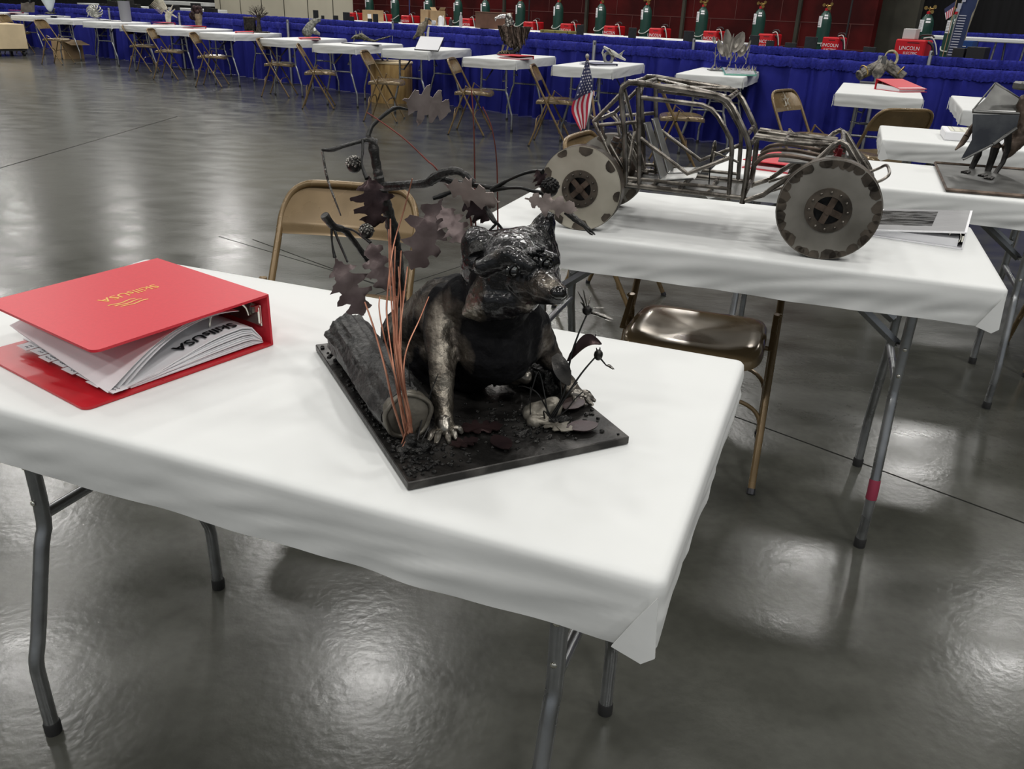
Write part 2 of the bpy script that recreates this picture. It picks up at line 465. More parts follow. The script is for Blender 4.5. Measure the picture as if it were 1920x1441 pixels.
def put_chair(label, facing, group=None, fr=None, fl=None, back=None, mid=None):
    """facing in degrees; anchored by its front right foot, its front left foot, the middle of its back or its middle"""
    global CHAIR0
    f = dirv(facing); r = V((f.y, -f.x, 0))
    if fr is not None: o = V(fr)-f*.17-r*.228
    elif fl is not None: o = V(fl)-f*.17+r*.228
    elif back is not None: o = V(back)+f*.245
    else: o = V(mid)
    o.z = 0
    if CHAIR0 is None:
        CHAIR0 = make_chair(label, group); CHAIR0.location = o; CHAIR0.rotation_euler = (0, 0, R(facing-90)); return CHAIR0
    return dup(CHAIR0, o, R(facing-90), label, group)
def make_binder(name, label, w=.27, h=.292, th=.05, open_ang=6, cov=None, group=None, pages=True, ring=True):
    """closed ring binder: spine along local y at x=0, cover runs to -x; lies on z=0"""
    cov = cov or redv
    t = thing(name, label, 'binder', group=group)
    mb = MB(); mb.box((-w/2, 0, .0015), (w, h, .003)); mb.build('back_cover', cov, t)
    mb = MB(); mb.box((.0, 0, th/2), (.003, h, th)); mb.build('spine', cov, t)
    a = R(open_ang); M = Matrix.Translation((0, 0, th)) @ Matrix.Rotation(a, 4, 'Y')
    mb = MB(); mb.box((-w/2, 0, -.0015), (w, h, .003), M=M); mb.build('front_cover', cov, t)
    if pages:
        mb = MB()
        e = th*.55
        mb.add([(-.012, -h/2+.008, .0035), (-w+.02, -h/2+.008, .0035), (-w+.02, h/2-.008, .0035), (-.012, h/2-.008, .0035),
                (-.012, -h/2+.008, e), (-w+.02, -h/2+.008, max(.006, e*.7)), (-w+.02, h/2-.008, max(.006, e*.7)), (-.012, h/2-.008, e)],
               [(0, 1, 2, 3), (4, 5, 6, 7), (0, 1, 5, 4), (1, 2, 6, 5), (2, 3, 7, 6), (3, 0, 4, 7)])
        mb.build('pages', white, t)
    if ring:
        mb = MB()
        for y in (-h*.4, 0, h*.4): mb.tube([(-.012+.4*th*cos(q)*.8-.01, y, th*.5+.4*th*sin(q)) for q in [i*pi/6 for i in range(12)]], .0015, 6, closed=True)
        mb.box((-.004, 0, th*.5), (.004, h*.85, th*.35)); mb.build('ring_mechanism', chrome, t)
    return t
def text_mesh(txt, size, extr=.0003, bold=0, sx=1):
    cu = bpy.data.curves.new('t', 'FONT'); cu.body = txt; cu.size = size; cu.extrude = extr; cu.offset = bold
    cu.align_x = 'CENTER'; cu.align_y = 'CENTER'; cu.resolution_u = 3
    o = bpy.data.objects.new('t', cu); COL.objects.link(o)
    dg = bpy.context.evaluated_depsgraph_get(); dg.update()
    me = bpy.data.meshes.new_from_object(o.evaluated_get(dg))
    vs = [v.co.copy() for v in me.vertices]; fs = [list(p.vertices) for p in me.polygons]
    for v in vs: v.x *= sx
    bpy.data.objects.remove(o); bpy.data.meshes.remove(me); bpy.data.curves.remove(cu)
    return vs, fs
def put_text(txt, size, M, m, parent, name='lettering', bold=0, sx=1, world=False):
    vs, fs = text_mesh(txt, size, bold=bold, sx=sx)
    mb = MB(); mb.add([M @ v for v in vs], fs); return mb.build(name, m, parent, world=world)
# ------------------------------------------------------------------ setting
def floor_mat():
    m = mat('polished_concrete', (.135, .14, .132), .2, rvar=.0)
    nt = m.node_tree; N = nt.nodes; L = nt.links; b = N['Principled BSDF']
    tc = N.new('ShaderNodeTexCoord')
    def nz(s, d, sc3=None):
        n = N.new('ShaderNodeTexNoise'); n.inputs['Scale'].default_value = s; n.inputs['Detail'].default_value = d
        if sc3:
            mp = N.new('ShaderNodeMapping'); mp.inputs['Scale'].default_value = sc3; mp.inputs['Rotation'].default_value = (0, 0, .7)
            L.new(tc.outputs['Object'], mp.inputs['Vector']); L.new(mp.outputs[0], n.inputs['Vector'])
        else: L.new(tc.outputs['Object'], n.inputs['Vector'])
        return n
    a = nz(.55, 6); c = nz(3.2, 8, (1, 1.8, 1)); s = nz(40, 3)
    r = N.new('ShaderNodeValToRGB'); r.color_ramp.elements[0].position = .3; r.color_ramp.elements[1].position = .72
    r.color_ramp.elements[0].color = (.034, .035, .029, 1); r.color_ramp.elements[1].color = (.086, .087, .075, 1)
    mx = N.new('ShaderNodeMix'); mx.data_type = 'FLOAT'; mx.inputs[0].default_value = .55
    L.new(a.outputs['Fac'], mx.inputs[2]); L.new(c.outputs['Fac'], mx.inputs[3]); L.new(mx.outputs[0], r.inputs[0])
    m2 = N.new('ShaderNodeMix'); m2.data_type = 'RGBA'; m2.blend_type = 'MULTIPLY'; m2.inputs[0].default_value = .12
    r2 = N.new('ShaderNodeValToRGB'); r2.color_ramp.elements[0].position = .3; r2.color_ramp.elements[1].position = .6
    L.new(s.outputs['Fac'], r2.inputs[0]); L.new(r.outputs[0], m2.inputs[6]); L.new(r2.outputs[0], m2.inputs[7]); L.new(m2.outputs[2], b.inputs['Base Color'])
    mr = N.new('ShaderNodeMapRange'); mr.inputs['From Min'].default_value = .3; mr.inputs['From Max'].default_value = .7
    mr.inputs['To Min'].default_value = .17; mr.inputs['To Max'].default_value = .27
    L.new(c.outputs['Fac'], mr.inputs['Value']); L.new(mr.outputs[0], b.inputs['Roughness'])
    bp = N.new('ShaderNodeBump'); bp.inputs['Strength'].default_value = .06; bp.inputs['Distance'].default_value = .02
    sw = nz(5, 3); L.new(sw.outputs['Fac'], bp.inputs['Height'])
    bp2 = N.new('ShaderNodeBump'); bp2.inputs['Strength'].default_value = .10; bp2.inputs['Distance'].default_value = .004; f2 = nz(55, 4)
    L.new(f2.outputs['Fac'], bp2.inputs['Height']); L.new(bp.outputs[0], bp2.inputs['Normal']); L.new(bp2.outputs[0], b.inputs['Normal'])
    b.inputs['Specular IOR Level'].default_value = .5
    return m
FM = floor_mat()
mb = MB(); mb.add([(-45, -12, 0), (30, -12, 0), (30, 45, 0), (-45, 45, 0)], [(0, 1, 2, 3)])
struct(mb.build('floor', FM))
# saw-cut joints in the slab
jm = mat('joint_filler', (.016, .016, .015), .9, spec=.1)
def joint(i, a, b, w=.006):
    a = V(a); b = V(b); d = (b-a).normalized(); n = V((-d.y, d.x, 0))*w/2
    mb = MB(); k = int((b-a).length/.25)+1; vs = []; fs = []
    for j in range(k+1):
        p = a.lerp(b, j/k); p += n*noise.noise(V((j*.7, i*5, 0)))*.8
        vs += [p-n+V((0, 0, .0006)), p+n+V((0, 0, .0006))]
        if j: fs.append((2*j-2, 2*j-1, 2*j+1, 2*j))
    mb.add(vs, fs); struct(mb.build('floor_joint_%d' % i, jm))
j1 = at(1430, 800); j2 = at(1920, 980); joint(1, j1-(j2-j1)*4, j2+(j2-j1)*2, .006)
j3 = at(770, 530); j4 = at(870, 497); joint(2, j3-(j4-j3)*1.2, j4+(j4-j3)*5, .006)
j5 = at(0, 315); j6 = at(110, 283); joint(3, j5-(j6-j5)*1, j6+(j6-j5)*3, .012)
j7 = at(500, 470); j8 = at(600, 500); joint(4, j7-(j8-j7)*1, j8+(j8-j7)*1.0, .005)

u_ = V((-.762, .648, 0)); n_ = V((.648, .762, 0))
def lp(x, c, z=0): return V((x, c-.85*x, z))
CF, CB = 10.95, 14.35                      # front and rear drape lines
def drape(name, x0, x1, c, zt, label, seed):
    t = thing(name, label, 'curtain', lp((x0+x1)/2, c))
    L = (lp(x1, c)-lp(x0, c)).length; n = int(L/.016)
    d = (lp(x1, c)-lp(x0, c)).normalized(); o = lp(x0, c)-t.location
    nn = V((-d.y, d.x, 0))
    def off(s, z, k=1):
        w = noise.noise(V((s*1.1, seed, 0)))*.05+sin(s*22+5*noise.noise(V((s*.7, seed, 3))))*.036*(.3+abs(noise.noise(V((s*.9, seed, 7))))*2)
        w += noise.noise(V((s*6, seed, z*1.2)))*.045
        g = s+.25*noise.noise(V((s*.8, seed, 11)))
        m_ = (g % .42)-.21; w -= .075*math.exp(-(m_/.022)**2)*(.5+abs(noise.noise(V((round(g/.42)*3.3, seed, 2))))*1.6)*min(1, (1.15-z/.905)*4)
        g2 = s*1.37+.3*noise.noise(V((s*.6, seed, 17)))
        m2_ = (g2 % .9)-.45; w -= .06*math.exp(-(m2_/.03)**2)*min(1, (1.15-z/.905)*4)
        return w*k
    rows = [.008, .15, .35, .55, .72, .80, .845]
    def fn(u, v):
        i = v*(len(rows)-1); a = int(min(i, len(rows)-2)); z = rows[a]+(rows[a+1]-rows[a])*(i-a)
        z *= zt/.91
        s = u*L; p = o+d*s+nn*off(s, z, .6+.5*(1-v)); p.z = z; return p
    mb = MB(); mb.grid(fn, n, 9, th=.002); mb.build('skirt', bluec, t, ang=60)
    # gathered heading over the rail
    prof = [(-.018, -.085), (-.021, -.05), (-.020, -.015), (-.010, .010), (.010, .010), (.020, -.015), (.021, -.05), (.018, -.085)]
    m = int(L/.012)
    def fn2(u, v):
        s = u*L; k = v*(len(prof)-1); a = int(min(k, len(prof)-2)); q = k-a
        y = prof[a][0]+(prof[a+1][0]-prof[a][0])*q; z = prof[a][1]+(prof[a+1][1]-prof[a][1])*q
        g = 1+.22*sin(s*150+3*sin(s*31))+.25*noise.noise(V((s*20, seed, v*2)))
        p = o+d*s+nn*(off(s, .8, .5)+y*g); p.z = zt+z*(.7+.3*g)-.004+.008*noise.noise(V((s*9, seed, 5))); return p
    mb = MB(); mb.grid(fn2, min(m, 2400), 7); mb.build('gathered_heading', bluer, t, ang=70)
    return t
drape('pipe_and_drape', -18, 7.5, CF, .905, 'nearer long blue drape running behind the row of sculpture tables', 1.3)
drape('pipe_and_drape', -14, 10, CB, .905, 'farther long blue drape in front of the gas cylinders', 7.7)
posts = []
def post(px, ptop, c, label, dn=-.06):
    p = onl(px, ptop, c)
    p = p - n_*(-dn)
    t = thing('drape_post', label, 'post', V((p.x, p.y, 0)), group='aluminium posts of the drapes')
    mb = MB(); mb.lathe([(.021, .004), (.021, p.z-.01), (.019, p.z)], 14); mb.build('upright', aluminium, t)
    mb = MB(); mb.box((0, 0, .003), (.32, .32, .006), bev=.002, rz=.7); mb.build('base_plate', darksteel, t)
    mb = MB(); mb.box((0, 0, p.z-.03), (.012, .046, .03)); mb.build('slot', darksteel, t)
post(1121, 76, CF, 'aluminium drape post between the eagle table and the next table right')
post(1656, 104, CF, 'aluminium drape post standing behind the log sculpture')
post(545, 37, CF, 'aluminium drape post right of the small tree sculpture')
post(341, 24, CF, 'aluminium drape post between the feather wing and dark flower sculptures')
post(209, 15, CF, 'aluminium drape post left of the grey translucent cylinder')
post(1306, 72, CB, 'aluminium drape post left of the tall metal plant sculpture')
post(1750, 95, CB, 'aluminium drape post right of the large red welding machine')
post(741, 39, CB, 'aluminium drape post beyond the small standing bird sculpture')

# hall walls
concw = mat('beige_partition', (.56, .52, .41), .8, var=.06, scale=1.2)
redw = mat('dark_red_wall', (.032, .0028, .003), .6, spec=.15, col2=(.075, .006, .006), scale=1.1, vlo=.4, vhi=.6, bump=.2, bscale=4, dist=.02)
darkw = mat('dark_olive_wall', (.022, .021, .015), .8, col2=(.055, .052, .038), scale=1.6)
blackw = mat('black_curtain', (.006, .006, .007), .9, var=.4, scale=3, aniso=(4, 4, .2))
greyw = mat('hall_wall_grey', (.62, .61, .57), .8, var=.05, scale=.8)
mortar = mat('red_wall_seam', (.10, .03, .026), .7)
def wall(name, pA, pB, h, m, extra=None, th=.2):
    A = V(pA); B = V(pB); d = (B-A).normalized(); n = V((-d.y, d.x, 0)); L = (B-A).length
    mb = MB(); M = Matrix.Translation(A) @ Matrix.Rotation(math.atan2(d.y, d.x), 4, 'Z')
    mb.box((L/2, th/2, h/2), (L, th, h), M=M)
    if extra: extra(mb, M, L)
    return struct(mb.build(name, [m, mortar, darkw] if extra else m))
CR_ = 20.3
pr0 = onl(662, 20, CR_); pr1 = onl(1636, 60, CR_)
def seams(mb, M, L):
    z = .38
    while z < 5:
        mb.box((L/2, -.002, z), (L, .006, .012), M=M, mi=1); z += .41
    k = 0; x = .5
    while x < L:
        z = .38; r = 0
        while z < 3:
            mb.box((x+(.4 if r % 2 else 0), -.002, z+.205), (.010, .006, .41), M=M, mi=1); z += .41; r += 1
        x += .9
    x = .8
    while x < L:
        mb.box((x, -.03, 2.5), (.06, .06, 5), M=M, mi=2); x += 2.35
wall('wall_red', (pr0.x, pr0.y, 0), (pr1.x, pr1.y, 0), 5, redw, seams)
pb0 = onl(404, 20, CR_+1.2); pb1 = onl(668, 20, CR_+1.2)
def panels(mb, M, L):
    x = .35
    while x < L:
        mb.box((x, -.004, 2.5), (.025, .01, 5), M=M, mi=2); x += 1.22
wall('wall_beige', (pb0.x, pb0.y, 0), (pb1.x, pb1.y, 0), 5, concw, panels)
pk0 = onl(1628, 50, CR_+.6); pk1 = onl(1716, 50, CR_+.6)
wall('wall_olive', (pk0.x, pk0.y, 0), (pk1.x, pk1.y, 0), 5, darkw)
wall('wall_black_right', (pk1.x-.5, pk1.y+2.2, 0), (24, pk1.y-11, 0), 5, blackw)
wall('wall_black_left', (-34, 40, 0), (pb0.x+.6, pb0.y+3.2, 0), 5, blackw)
wall('wall_left', (-34, -12, 0), (-34, 40, 0), 9, greyw)
wall('wall_far', (-34, 42, 0), (28, 30, 0), 10, greyw)
wall('wall_right', (26, 30, 0), (26, -12, 0), 10, greyw)
ceilm = mat('hall_ceiling', (.8, .79, .75), .9)
mb = MB(); mb.add([(-45, -14, 10.2), (30, -14, 10.2), (30, 45, 10.2), (-45, 45, 10.2)], [(0, 3, 2, 1)]); struct(mb.build('ceiling', ceilm))
# ------------------------------------------------------------------ tables and chairs
for s_ in (11, 12, 13): PAPERS.append(paper_mesh(s_, 1, .095))
GT = 'folding tables of the exhibition'
YA, YB = -20.7, -19.6
YR = 69
PA = V((.154, .648, 0)); PB = V((1.037, 1.672, 0))
put_table(corner_loc(PA, YA, True), YA, 'nearest folding table, carrying the raccoon sculpture and the open red binder', 'white paper cover on the nearest table, under the raccoon sculpture', GT, 2)
tB = put_table(corner_loc(PB, YB, True), YB, 'folding table carrying the tube frame buggy, pink tape on one leg', 'white paper cover under the tube frame buggy', GT, 5)
mb = MB(); xx_ = LT/2-.145; mb.tube([(xx_, -.2175, .195), (xx_, -.226, .165), (xx_, -.2275, .145)], .0138, 14); mb.build('tape_band', pink, tB)
PC = V((1.82, 2.556, 0))
YC = -20.5
put_table(corner_loc(PC, YC, True), YC, 'folding table behind the buggy, carrying the folded metal wing sculpture', 'white paper cover under the folded metal wing sculpture', GT, 7)
PDl = at(1655, 262, TOP); PDl.z = 0; YD = -20.5
a = R(YD); PD = PDl+V((cos(a), sin(a), 0))*LT
put_table(corner_loc(PD, YD, True), YD, 'folding table at the right carrying the open white display book', 'white paper cover under the open white display book', GT, 8)
ROW = {}
def row(key, left, lab, dy=0, yaw=YR):
    l = V(left) if len(left) == 3 else at(left[0], left[1], TOP); l.z = 0
    a = R(yaw); near = l + V((sin(a), -cos(a), 0))*WT
    ROW[key] = (near, yaw)
    put_table(corner_loc(near, yaw), yaw, 'folding table carrying '+lab, 'white paper cover under '+lab, GT)
row('e', (1806, 206), 'nothing in view, partly hidden behind the wing sculpture', yaw=68)
row('log', (1567, 174), 'the bundle of metal logs and a red binder', yaw=68)
row('fly', (1268, 138), 'the tall metal plants and a clear plaque', yaw=68)
row('plane', (1036, 122.5), 'the curled steel skull sculpture', yaw=68)
row('eagle', (868, 107.5), 'the metal eagle', yaw=68)
row('bird', (716, 92), 'the small standing metal bird')
row('gator', (586, 82.5), 'the low crawling metal lizard')
row('wolf', (487, 72), 'the howling wolf bust')
row('tree', (374, 61), 'the little metal tree and dark box')
row('t7', (292, 53.5), 'the dark flower sculpture', yaw=71)
row('t8', (224, 47), 'the feathered wing and hand sculpture', yaw=72)
row('t9', (155, 40.5), 'the grey translucent cylinder', yaw=73)
row('t10', (86, 34.5), 'the curling silver creature', yaw=74)
row('t11', (20, 28.5), 'the tall pale shell', yaw=75)
row('t12', (-70, 22), 'the brown metal sheet, farthest left', yaw=75)

GCH = 'tan folding chairs'
put_chair('tan metal folding chair behind the nearest table, left of the raccoon branches', -99, GCH, back=(-.505, 2.50, 0))
c2_ = put_chair('tan folding chair between the nearest table and the buggy table, brown seat showing', -109, GCH, fl=(.70, 2.03, 0)); c2_.scale = (1, 1, .96)
put_chair('tan folding chair with gold rimmed back behind the buggy rear wheels', -25, GCH, back=(.253, 3.80, 0))
cs = put_chair('tan folding chair with a scratched star on its back', -43, GCH, back=(2.0, 6.72, 0))
mb = MB(); Mst = Matrix.Translation((0, -.2045, .674)) @ Matrix.Rotation(R(90+29), 4, 'X')
for r1, r2 in ((.050, .022), (.032, .014)):
    P_ = [V(((r1 if j % 2 == 0 else r2)*sin(j*pi/5), (r1 if j % 2 == 0 else r2)*cos(j*pi/5), 0)) for j in range(10)]
    for j in range(10): mb.tube([Mst @ P_[j], Mst @ P_[(j+1) % 10]], .0018, 4)
for j in range(9):
    a_ = j*.7; mb.tube([Mst @ V((.055*cos(a_), .055*sin(a_), 0)), Mst @ V((.072*cos(a_), .072*sin(a_), 0))], .0014, 4)
mb.build('scratched_star', mat('bare_scratch', (.6, .58, .52), .4, .6), cs)
put_chair('tan folding chair behind the open display book, only the back top showing', 100, GCH, back=(2.47, 5.55, 0))
put_chair('tan folding chair seen through the buggy frame', -5, GCH, mid=(1.40, 7.62, 0))
put_chair('tan folding chair right of the buggy table legs, at the photo edge', 70, GCH, mid=(2.30, 3.12, 0))
put_chair('tan folding chair beside the eagle table, left of the small flag', -8, GCH, fr=at(1064, 279))
put_chair('tan folding chair between the small bird table and the eagle table', -8, GCH, fr=at(908, 257))
put_chair('tan folding chair in front of the round wooden drum', -3, GCH, fr=at(745, 231))
put_chair('tan folding chair between the wolf bust table and the lizard table', 10, GCH, fr=at(627, 206))
put_chair('tan folding chair between the tree table and the wolf bust table', 0, GCH, fr=at(543, 184))
put_chair('tan folding chair between the dark flower table and the tree table', 5, GCH, fr=at(417, 165))
put_chair('tan folding chair in front of the wing and hand sculpture table', 5, GCH, fr=at(335, 151))
put_chair('tan folding chair in front of the translucent cylinder table', 5, GCH, fr=at(285, 137))
put_chair('tan folding chair left of the open cardboard box', 0, GCH, fr=at(118, 122))
put_chair('tan folding chair in front of the pale carton, farthest left', 0, GCH, fr=at(44, 103))
# ------------------------------------------------------------------ red binder, near table
zt = TOP+.004
bo = V((-.383, 1.206, zt)); by = R(55)       # corner of the spine nearest the camera
e_s = V((cos(by), sin(by), 0)); e_n = V((-sin(by), cos(by), 0))   # e_n runs along the spine, -e_s along the covers
t = thing('ring_binder', 'large open red ring binder with loose pages on the nearest table', 'binder', bo, by)
BW, BH, BT = .272, .295, .083
def rounded(x0, y0, x1, y1, r, cs=(1, 1, 1, 1), k=5):
    out = []
    for (cx, cy, a0), c in zip([(x1, y0, -90), (x1, y1, 0), (x0, y1, 90), (x0, y0, 180)], cs):
        if not c: out.append((cx, cy)); continue
        sx = -1 if cx == x1 else 1; sy = -1 if cy == y1 else 1
        for i in range(k+1):
            a = R(a0+90*i/k); out.append((cx+sx*r+r*cos(a), cy+sy*r+r*sin(a)))
    return out
mb = MB(); mb.prism(rounded(-BW-.035, 0, -.002, BH, .012, (0, 0, 1, 1)), .0035, Matrix.Translation((0, 0, .002)))
mb.box((-.19, BH/2, .0042), (.0012, BH*.98, .0006)); mb.build('back_cover', redin, t)
mb = MB(); mb.box((0, BH/2, BT/2), (.004, BH, BT), bev=.001); mb.build('spine', redv, t)
aa = R(-1.5); MC = Matrix.Translation((0, 0, BT)) @ Matrix.Rotation(aa, 4, 'Y')
mb = MB(); mb.prism(rounded(-BW-.01, 0, .001, BH, .012, (0, 0, 1, 1)), .0038, MC)
cover = mb.build('front_cover', redv, t)
# gold lettering, read from the far side
def cov_at(px, py):
    w = at(px, py, zt+BT)-bo; return w.dot(e_s), w.dot(e_n)
tx, ty = cov_at(242, 548); wx, wy = cov_at(234, 566)
MT = MC @ Matrix.Translation((tx, ty, .0021)) @ Matrix.Rotation(R(180), 4, 'Z')
put_text('SkillsUSA', .027, MT, gold, cover, sx=.92)
mb = MB()
for k in range(3):
    pts = [MC @ V((wx+.022-.0062*j+.005*k, wy+.008-.0088*k+.0022*sin(j*1.2), .0022)) for j in range(8)]
    mb.tube(pts, .0015, 4, flat=(.15, 1))
mb.build('emblem', gold, cover)
# page block
def pg(u, v):
    x = -.008-.235*u; y = .012+.275*v; z = .006+(.052*(1-u)**1.2+.006)*(1 if u > .04 else .6)
    return (x, y, z)
mb = MB()
lay = 13
for i in range(lay):
    k = (i+1)/lay
    f0 = lambda u, v, k=k, i=i: (-.010-.003*k-(.225+.008*((i*7) % 3)/3)*u, .010+.0015*((i*5) % 4)+.277*v, .0045+(.034*(1-u)**.9*(.25+.75*(1-(1-min(1, u*8))**2))+.008*u+.006*sin(u*5)*k)*k)
    mb.grid(f0, 14, 2, th=.0016)
pgs = mb.build('pages', white, t, ang=50)
Mt = lambda u, v, z0=.003: V((-.013-.233*u, .010+.277*v, .0045+.034*(1-u)**.9*(.25+.75*(1-(1-min(1, u*8))**2))+.008*u+.006*sin(u*5)+z0))
def on_page(vs, cx, cy, rot):
    out = []
    for v in vs:
        x = cx+v.x*cos(rot)-v.y*sin(rot); y = cy+v.x*sin(rot)+v.y*cos(rot)
        u = min(1, max(0, (-.013-x)/.233)); w = (y-.010)/.277
        p = Mt(u, w, .0034); out.append(V((x, y, p.z)))
    return out
vs, fs = text_mesh('SkillsUSA', .027, extr=.0002, bold=.0006)
mb = MB(); mb.add(on_page(vs, -.098, .030, R(180-3)), fs); mb.build('page_print', ink, t)
# lifted sheets curling up under the cover
mb = MB()
for i, (lift, tw) in enumerate([(.050, .0), (.041, .4), (.030, .8)]):
    def f1(u, v, lift=lift, tw=tw, i=i):
        x = -.045-.215*u*(1-.02*i); y = .014+.272*v
        z = .066+.010*sin(pi*min(1, u*1.05))-(.050-.02*v)*u**1.5-.006*i*u-.008*u*(1-v)+.012*sin(pi*u)*(1-v)
        return (x-.006*(1-v)*u, y, min(z, BT-.006+.0*u))
    mb.grid(f1, 16, 8, th=.0004)
mb.build('loose_sheet', white, t, ang=60)
# divider tabs
tabs = []
for k in range(8):
    y = .004+.032*k
    mb = MB(); mb.box((-.250-.004*(k % 2)-.0035, y+.014, .0100+.0005*k), (.022, .030, .0006)); d = mb.build('divider_tab', white, t)
    m2 = MB()
    rnd = random.Random(k)
    for r_ in range(2):
        pts = [(-.252-.004*(k % 2)-r_*.006+.0016*sin(j*1.9+k)+rnd.uniform(-.0005, .0005), y+.004+j*.0019, .0109+.0005*k) for j in range(int(6+rnd.random()*5))]
        m2.tube(pts, .00035, 4)
    m2.build('handwriting', inkgrey, d)
# ring mechanism
mb = MB(); mb.box((-.0035, BH/2, .047), (.003, .262, .036), bev=.001); mb.box((-.006, .022, .048), (.006, .012, .030), bev=.002); mb.box((-.012, .020, .060), (.014, .006, .010)); mb.box((-.006, BH-.022, .048), (.006, .012, .030), bev=.002)
mech = mb.build('ring_mechanism', chrome, t)
for y in (.045, .148, .25):
    mb = MB(); mb.tube([(-.007-.036*(1-cos(a_))/1.0*1.0, y, .042+.030*sin(a_)) for a_ in [i*pi/7 for i in range(8)]] , .0019, 8, sm=2)
    mb.build('ring', chrome, t)
# ------------------------------------------------------------------ raccoon sculpture
pn = V((-.113, .791, 0)); p1 = V((.264, .131, 0)).normalized(); p2 = V((-p1.y, p1.x, 0)); PL1, PL2 = .296, .444
sc_root = thing('raccoon_sculpture', 'welded black metal raccoon with oak branches and copper reeds on a steel plate', 'sculpture', (-.09, 1.05, zt))
S = sc_root
def zp(px, py, z): return at(px, py, z)
mb = MB(); M = Matrix.Translation(pn+V((0, 0, zt+.006))) @ Matrix.Rotation(math.atan2(p1.y, p1.x), 4, 'Z')
mb.box((PL1/2, PL2/2, 0), (PL1, PL2, .011), M=M, bev=.0012)
mb.build('base_plate', gunmetal, S, world=True)
zb = zt+.0115
# crusty ground
rnd = random.Random(4)
mb = MB()
for i in range(900):
    a_ = rnd.random(); b_ = rnd.random()
    if rnd.random() < .55: a_ = abs(rnd.gauss(0, .12)); b_ = abs(rnd.gauss(.0, .45))
    elif rnd.random() < .4: a_ = rnd.gauss(.62, .12); b_ = rnd.gauss(.18, .07)
    if not (0.02 < a_ < .98 and 0.02 < b_ < .98): continue
    p = pn+p1*(a_*PL1)+p2*(b_*PL2); r_ = rnd.uniform(.0012, .0038)
    p.z = zb+r_*.2; mb.ball(p, (r_, r_*rnd.uniform(.6, 1.2), r_*.8), 5)
g = mb.build('slag_grit', slag, S, world=True); g['kind'] = 'stuff'
# log lying behind the left foreleg
def logmesh(A, B, r0, r1, nm, m, caps=None, seed=0, ridge=.16):
    A = V(A); B = V(B); d = (B-A).normalized(); x = d.orthogonal().normalized(); y = d.cross(x); n = 64; k = 40
    vs = []; fs = []
    for i in range(k+1):
        t = i/k; c = A.lerp(B, t); r = r0+(r1-r0)*t
        if i in (0, k): r *= .93
        for j in range(n):
            an = 2*pi*j/n
            rr = r*(1+ridge*.5*noise.noise(V((cos(an)*2.2, sin(an)*2.2, t*2+seed)))+ridge*.55*abs(noise.noise(V((cos(an)*5, sin(an)*5, t*2.5+seed))))+.05*noise.noise(V((an*9, t*30, seed))))
            vs.append(c+(x*cos(an)+y*sin(an))*rr)
    for i in range(k):
        for j in range(n): fs.append((i*n+j, i*n+(j+1) % n, (i+1)*n+(j+1) % n, (i+1)*n+j))
    fs.append(list(range(n))); fs.append([k*n+j for j in range(n)][::-1])
    mb = MB(); mb.add(vs, fs); return mb.build(nm, m, S, world=True, ang=50)
LA = zp(763, 776, zb+.031); LB = zp(652, 626, zb+.031)
lg = logmesh(LA, LB, .032, .0325, 'log', bark, seed=2, ridge=.34)
dl = (LA-LB).normalized()
mb = MB(); q = Matrix.Translation(LA+dl*.0015) @ dl.to_track_quat('Z', 'Y').to_matrix().to_4x4()
prof = [(.0, .006), (.012, .0055), (.02, .006), (.025, .004), (.029, .003), (.0315, -.002), (.0315, -.008)]
mb.lathe(prof, 40, q); mb.tube([q @ V((.029*cos(a_)*(1+.05*sin(5*a_)), .029*sin(a_)*(1+.05*sin(4*a_)), .004)) for a_ in [i*pi/14 for i in range(28)]], .0032, 7, closed=True)
mb.build('cut_face', rockm, lg, world=True, ang=60)
# short second log behind the hind paw
lg2 = logmesh(zp(1048, 715, zb+.02), zp(965, 672, zb+.022), .024, .024, 'log', slag, seed=8, ridge=.35)

D = dY
chest = [
 (D(770, 625, 1.17), .046, D(800, 640, 1.15), .050), (D(765, 650, 1.16), .034, D(790, 672, 1.13), .036),
 (D(790, 625, 1.15), .052, D(842, 590, 1.09), .056),
 (D(842, 590, 1.09), .056, D(910, 580, 1.02), .052),
 (D(800, 650, 1.13), .050, D(880, 670, 1.05), .050),
 (D(910, 590, 1.02), .054, D(925, 640, 1.00), .056),
 (D(880, 650, 1.04), .052, D(935, 655, 1.00), .048),
 (D(860, 575, 1.03), .032, D(880, 560, 1.0), .035),
 (D(960, 600, 1.02), .045, D(975, 640, 1.02), .036),
 (D(930, 560, .985), .046, D(945, 530, .97), .048),
 # left foreleg in the picture
 (D(838, 572, 1.02), .030, D(826, 630, .99), .0235),
 (D(826, 630, .99), .0235, D(829, 700, .955), .0175),
 (D(829, 700, .955), .0175, D(831, 770, .93), .0135),
 (D(832, 780, .925), .0140, D(834, 800, .915), .0125),
 (D(818, 808, .915), .0065, D(852, 804, .918), .0065),
 # right foreleg
 (D(990, 610, 1.03), .030, D(1020, 650, 1.045), .020),
 (D(1020, 650, 1.045), .020, D(1045, 690, 1.04), .0145),
 (D(1045, 690, 1.04), .0145, D(1072, 730, 1.03), .0125),
 (D(1070, 734, 1.03), .012, D(1088, 742, 1.03), .010),
 # haunch and hind leg
 (D(790, 680, 1.10), .034, D(770, 640, 1.13), .036),
 (D(800, 700, 1.09), .024, D(830, 735, 1.05), .016),
 (D(940, 690, 1.05), .024, D(968, 702, 1.02), .014),
]
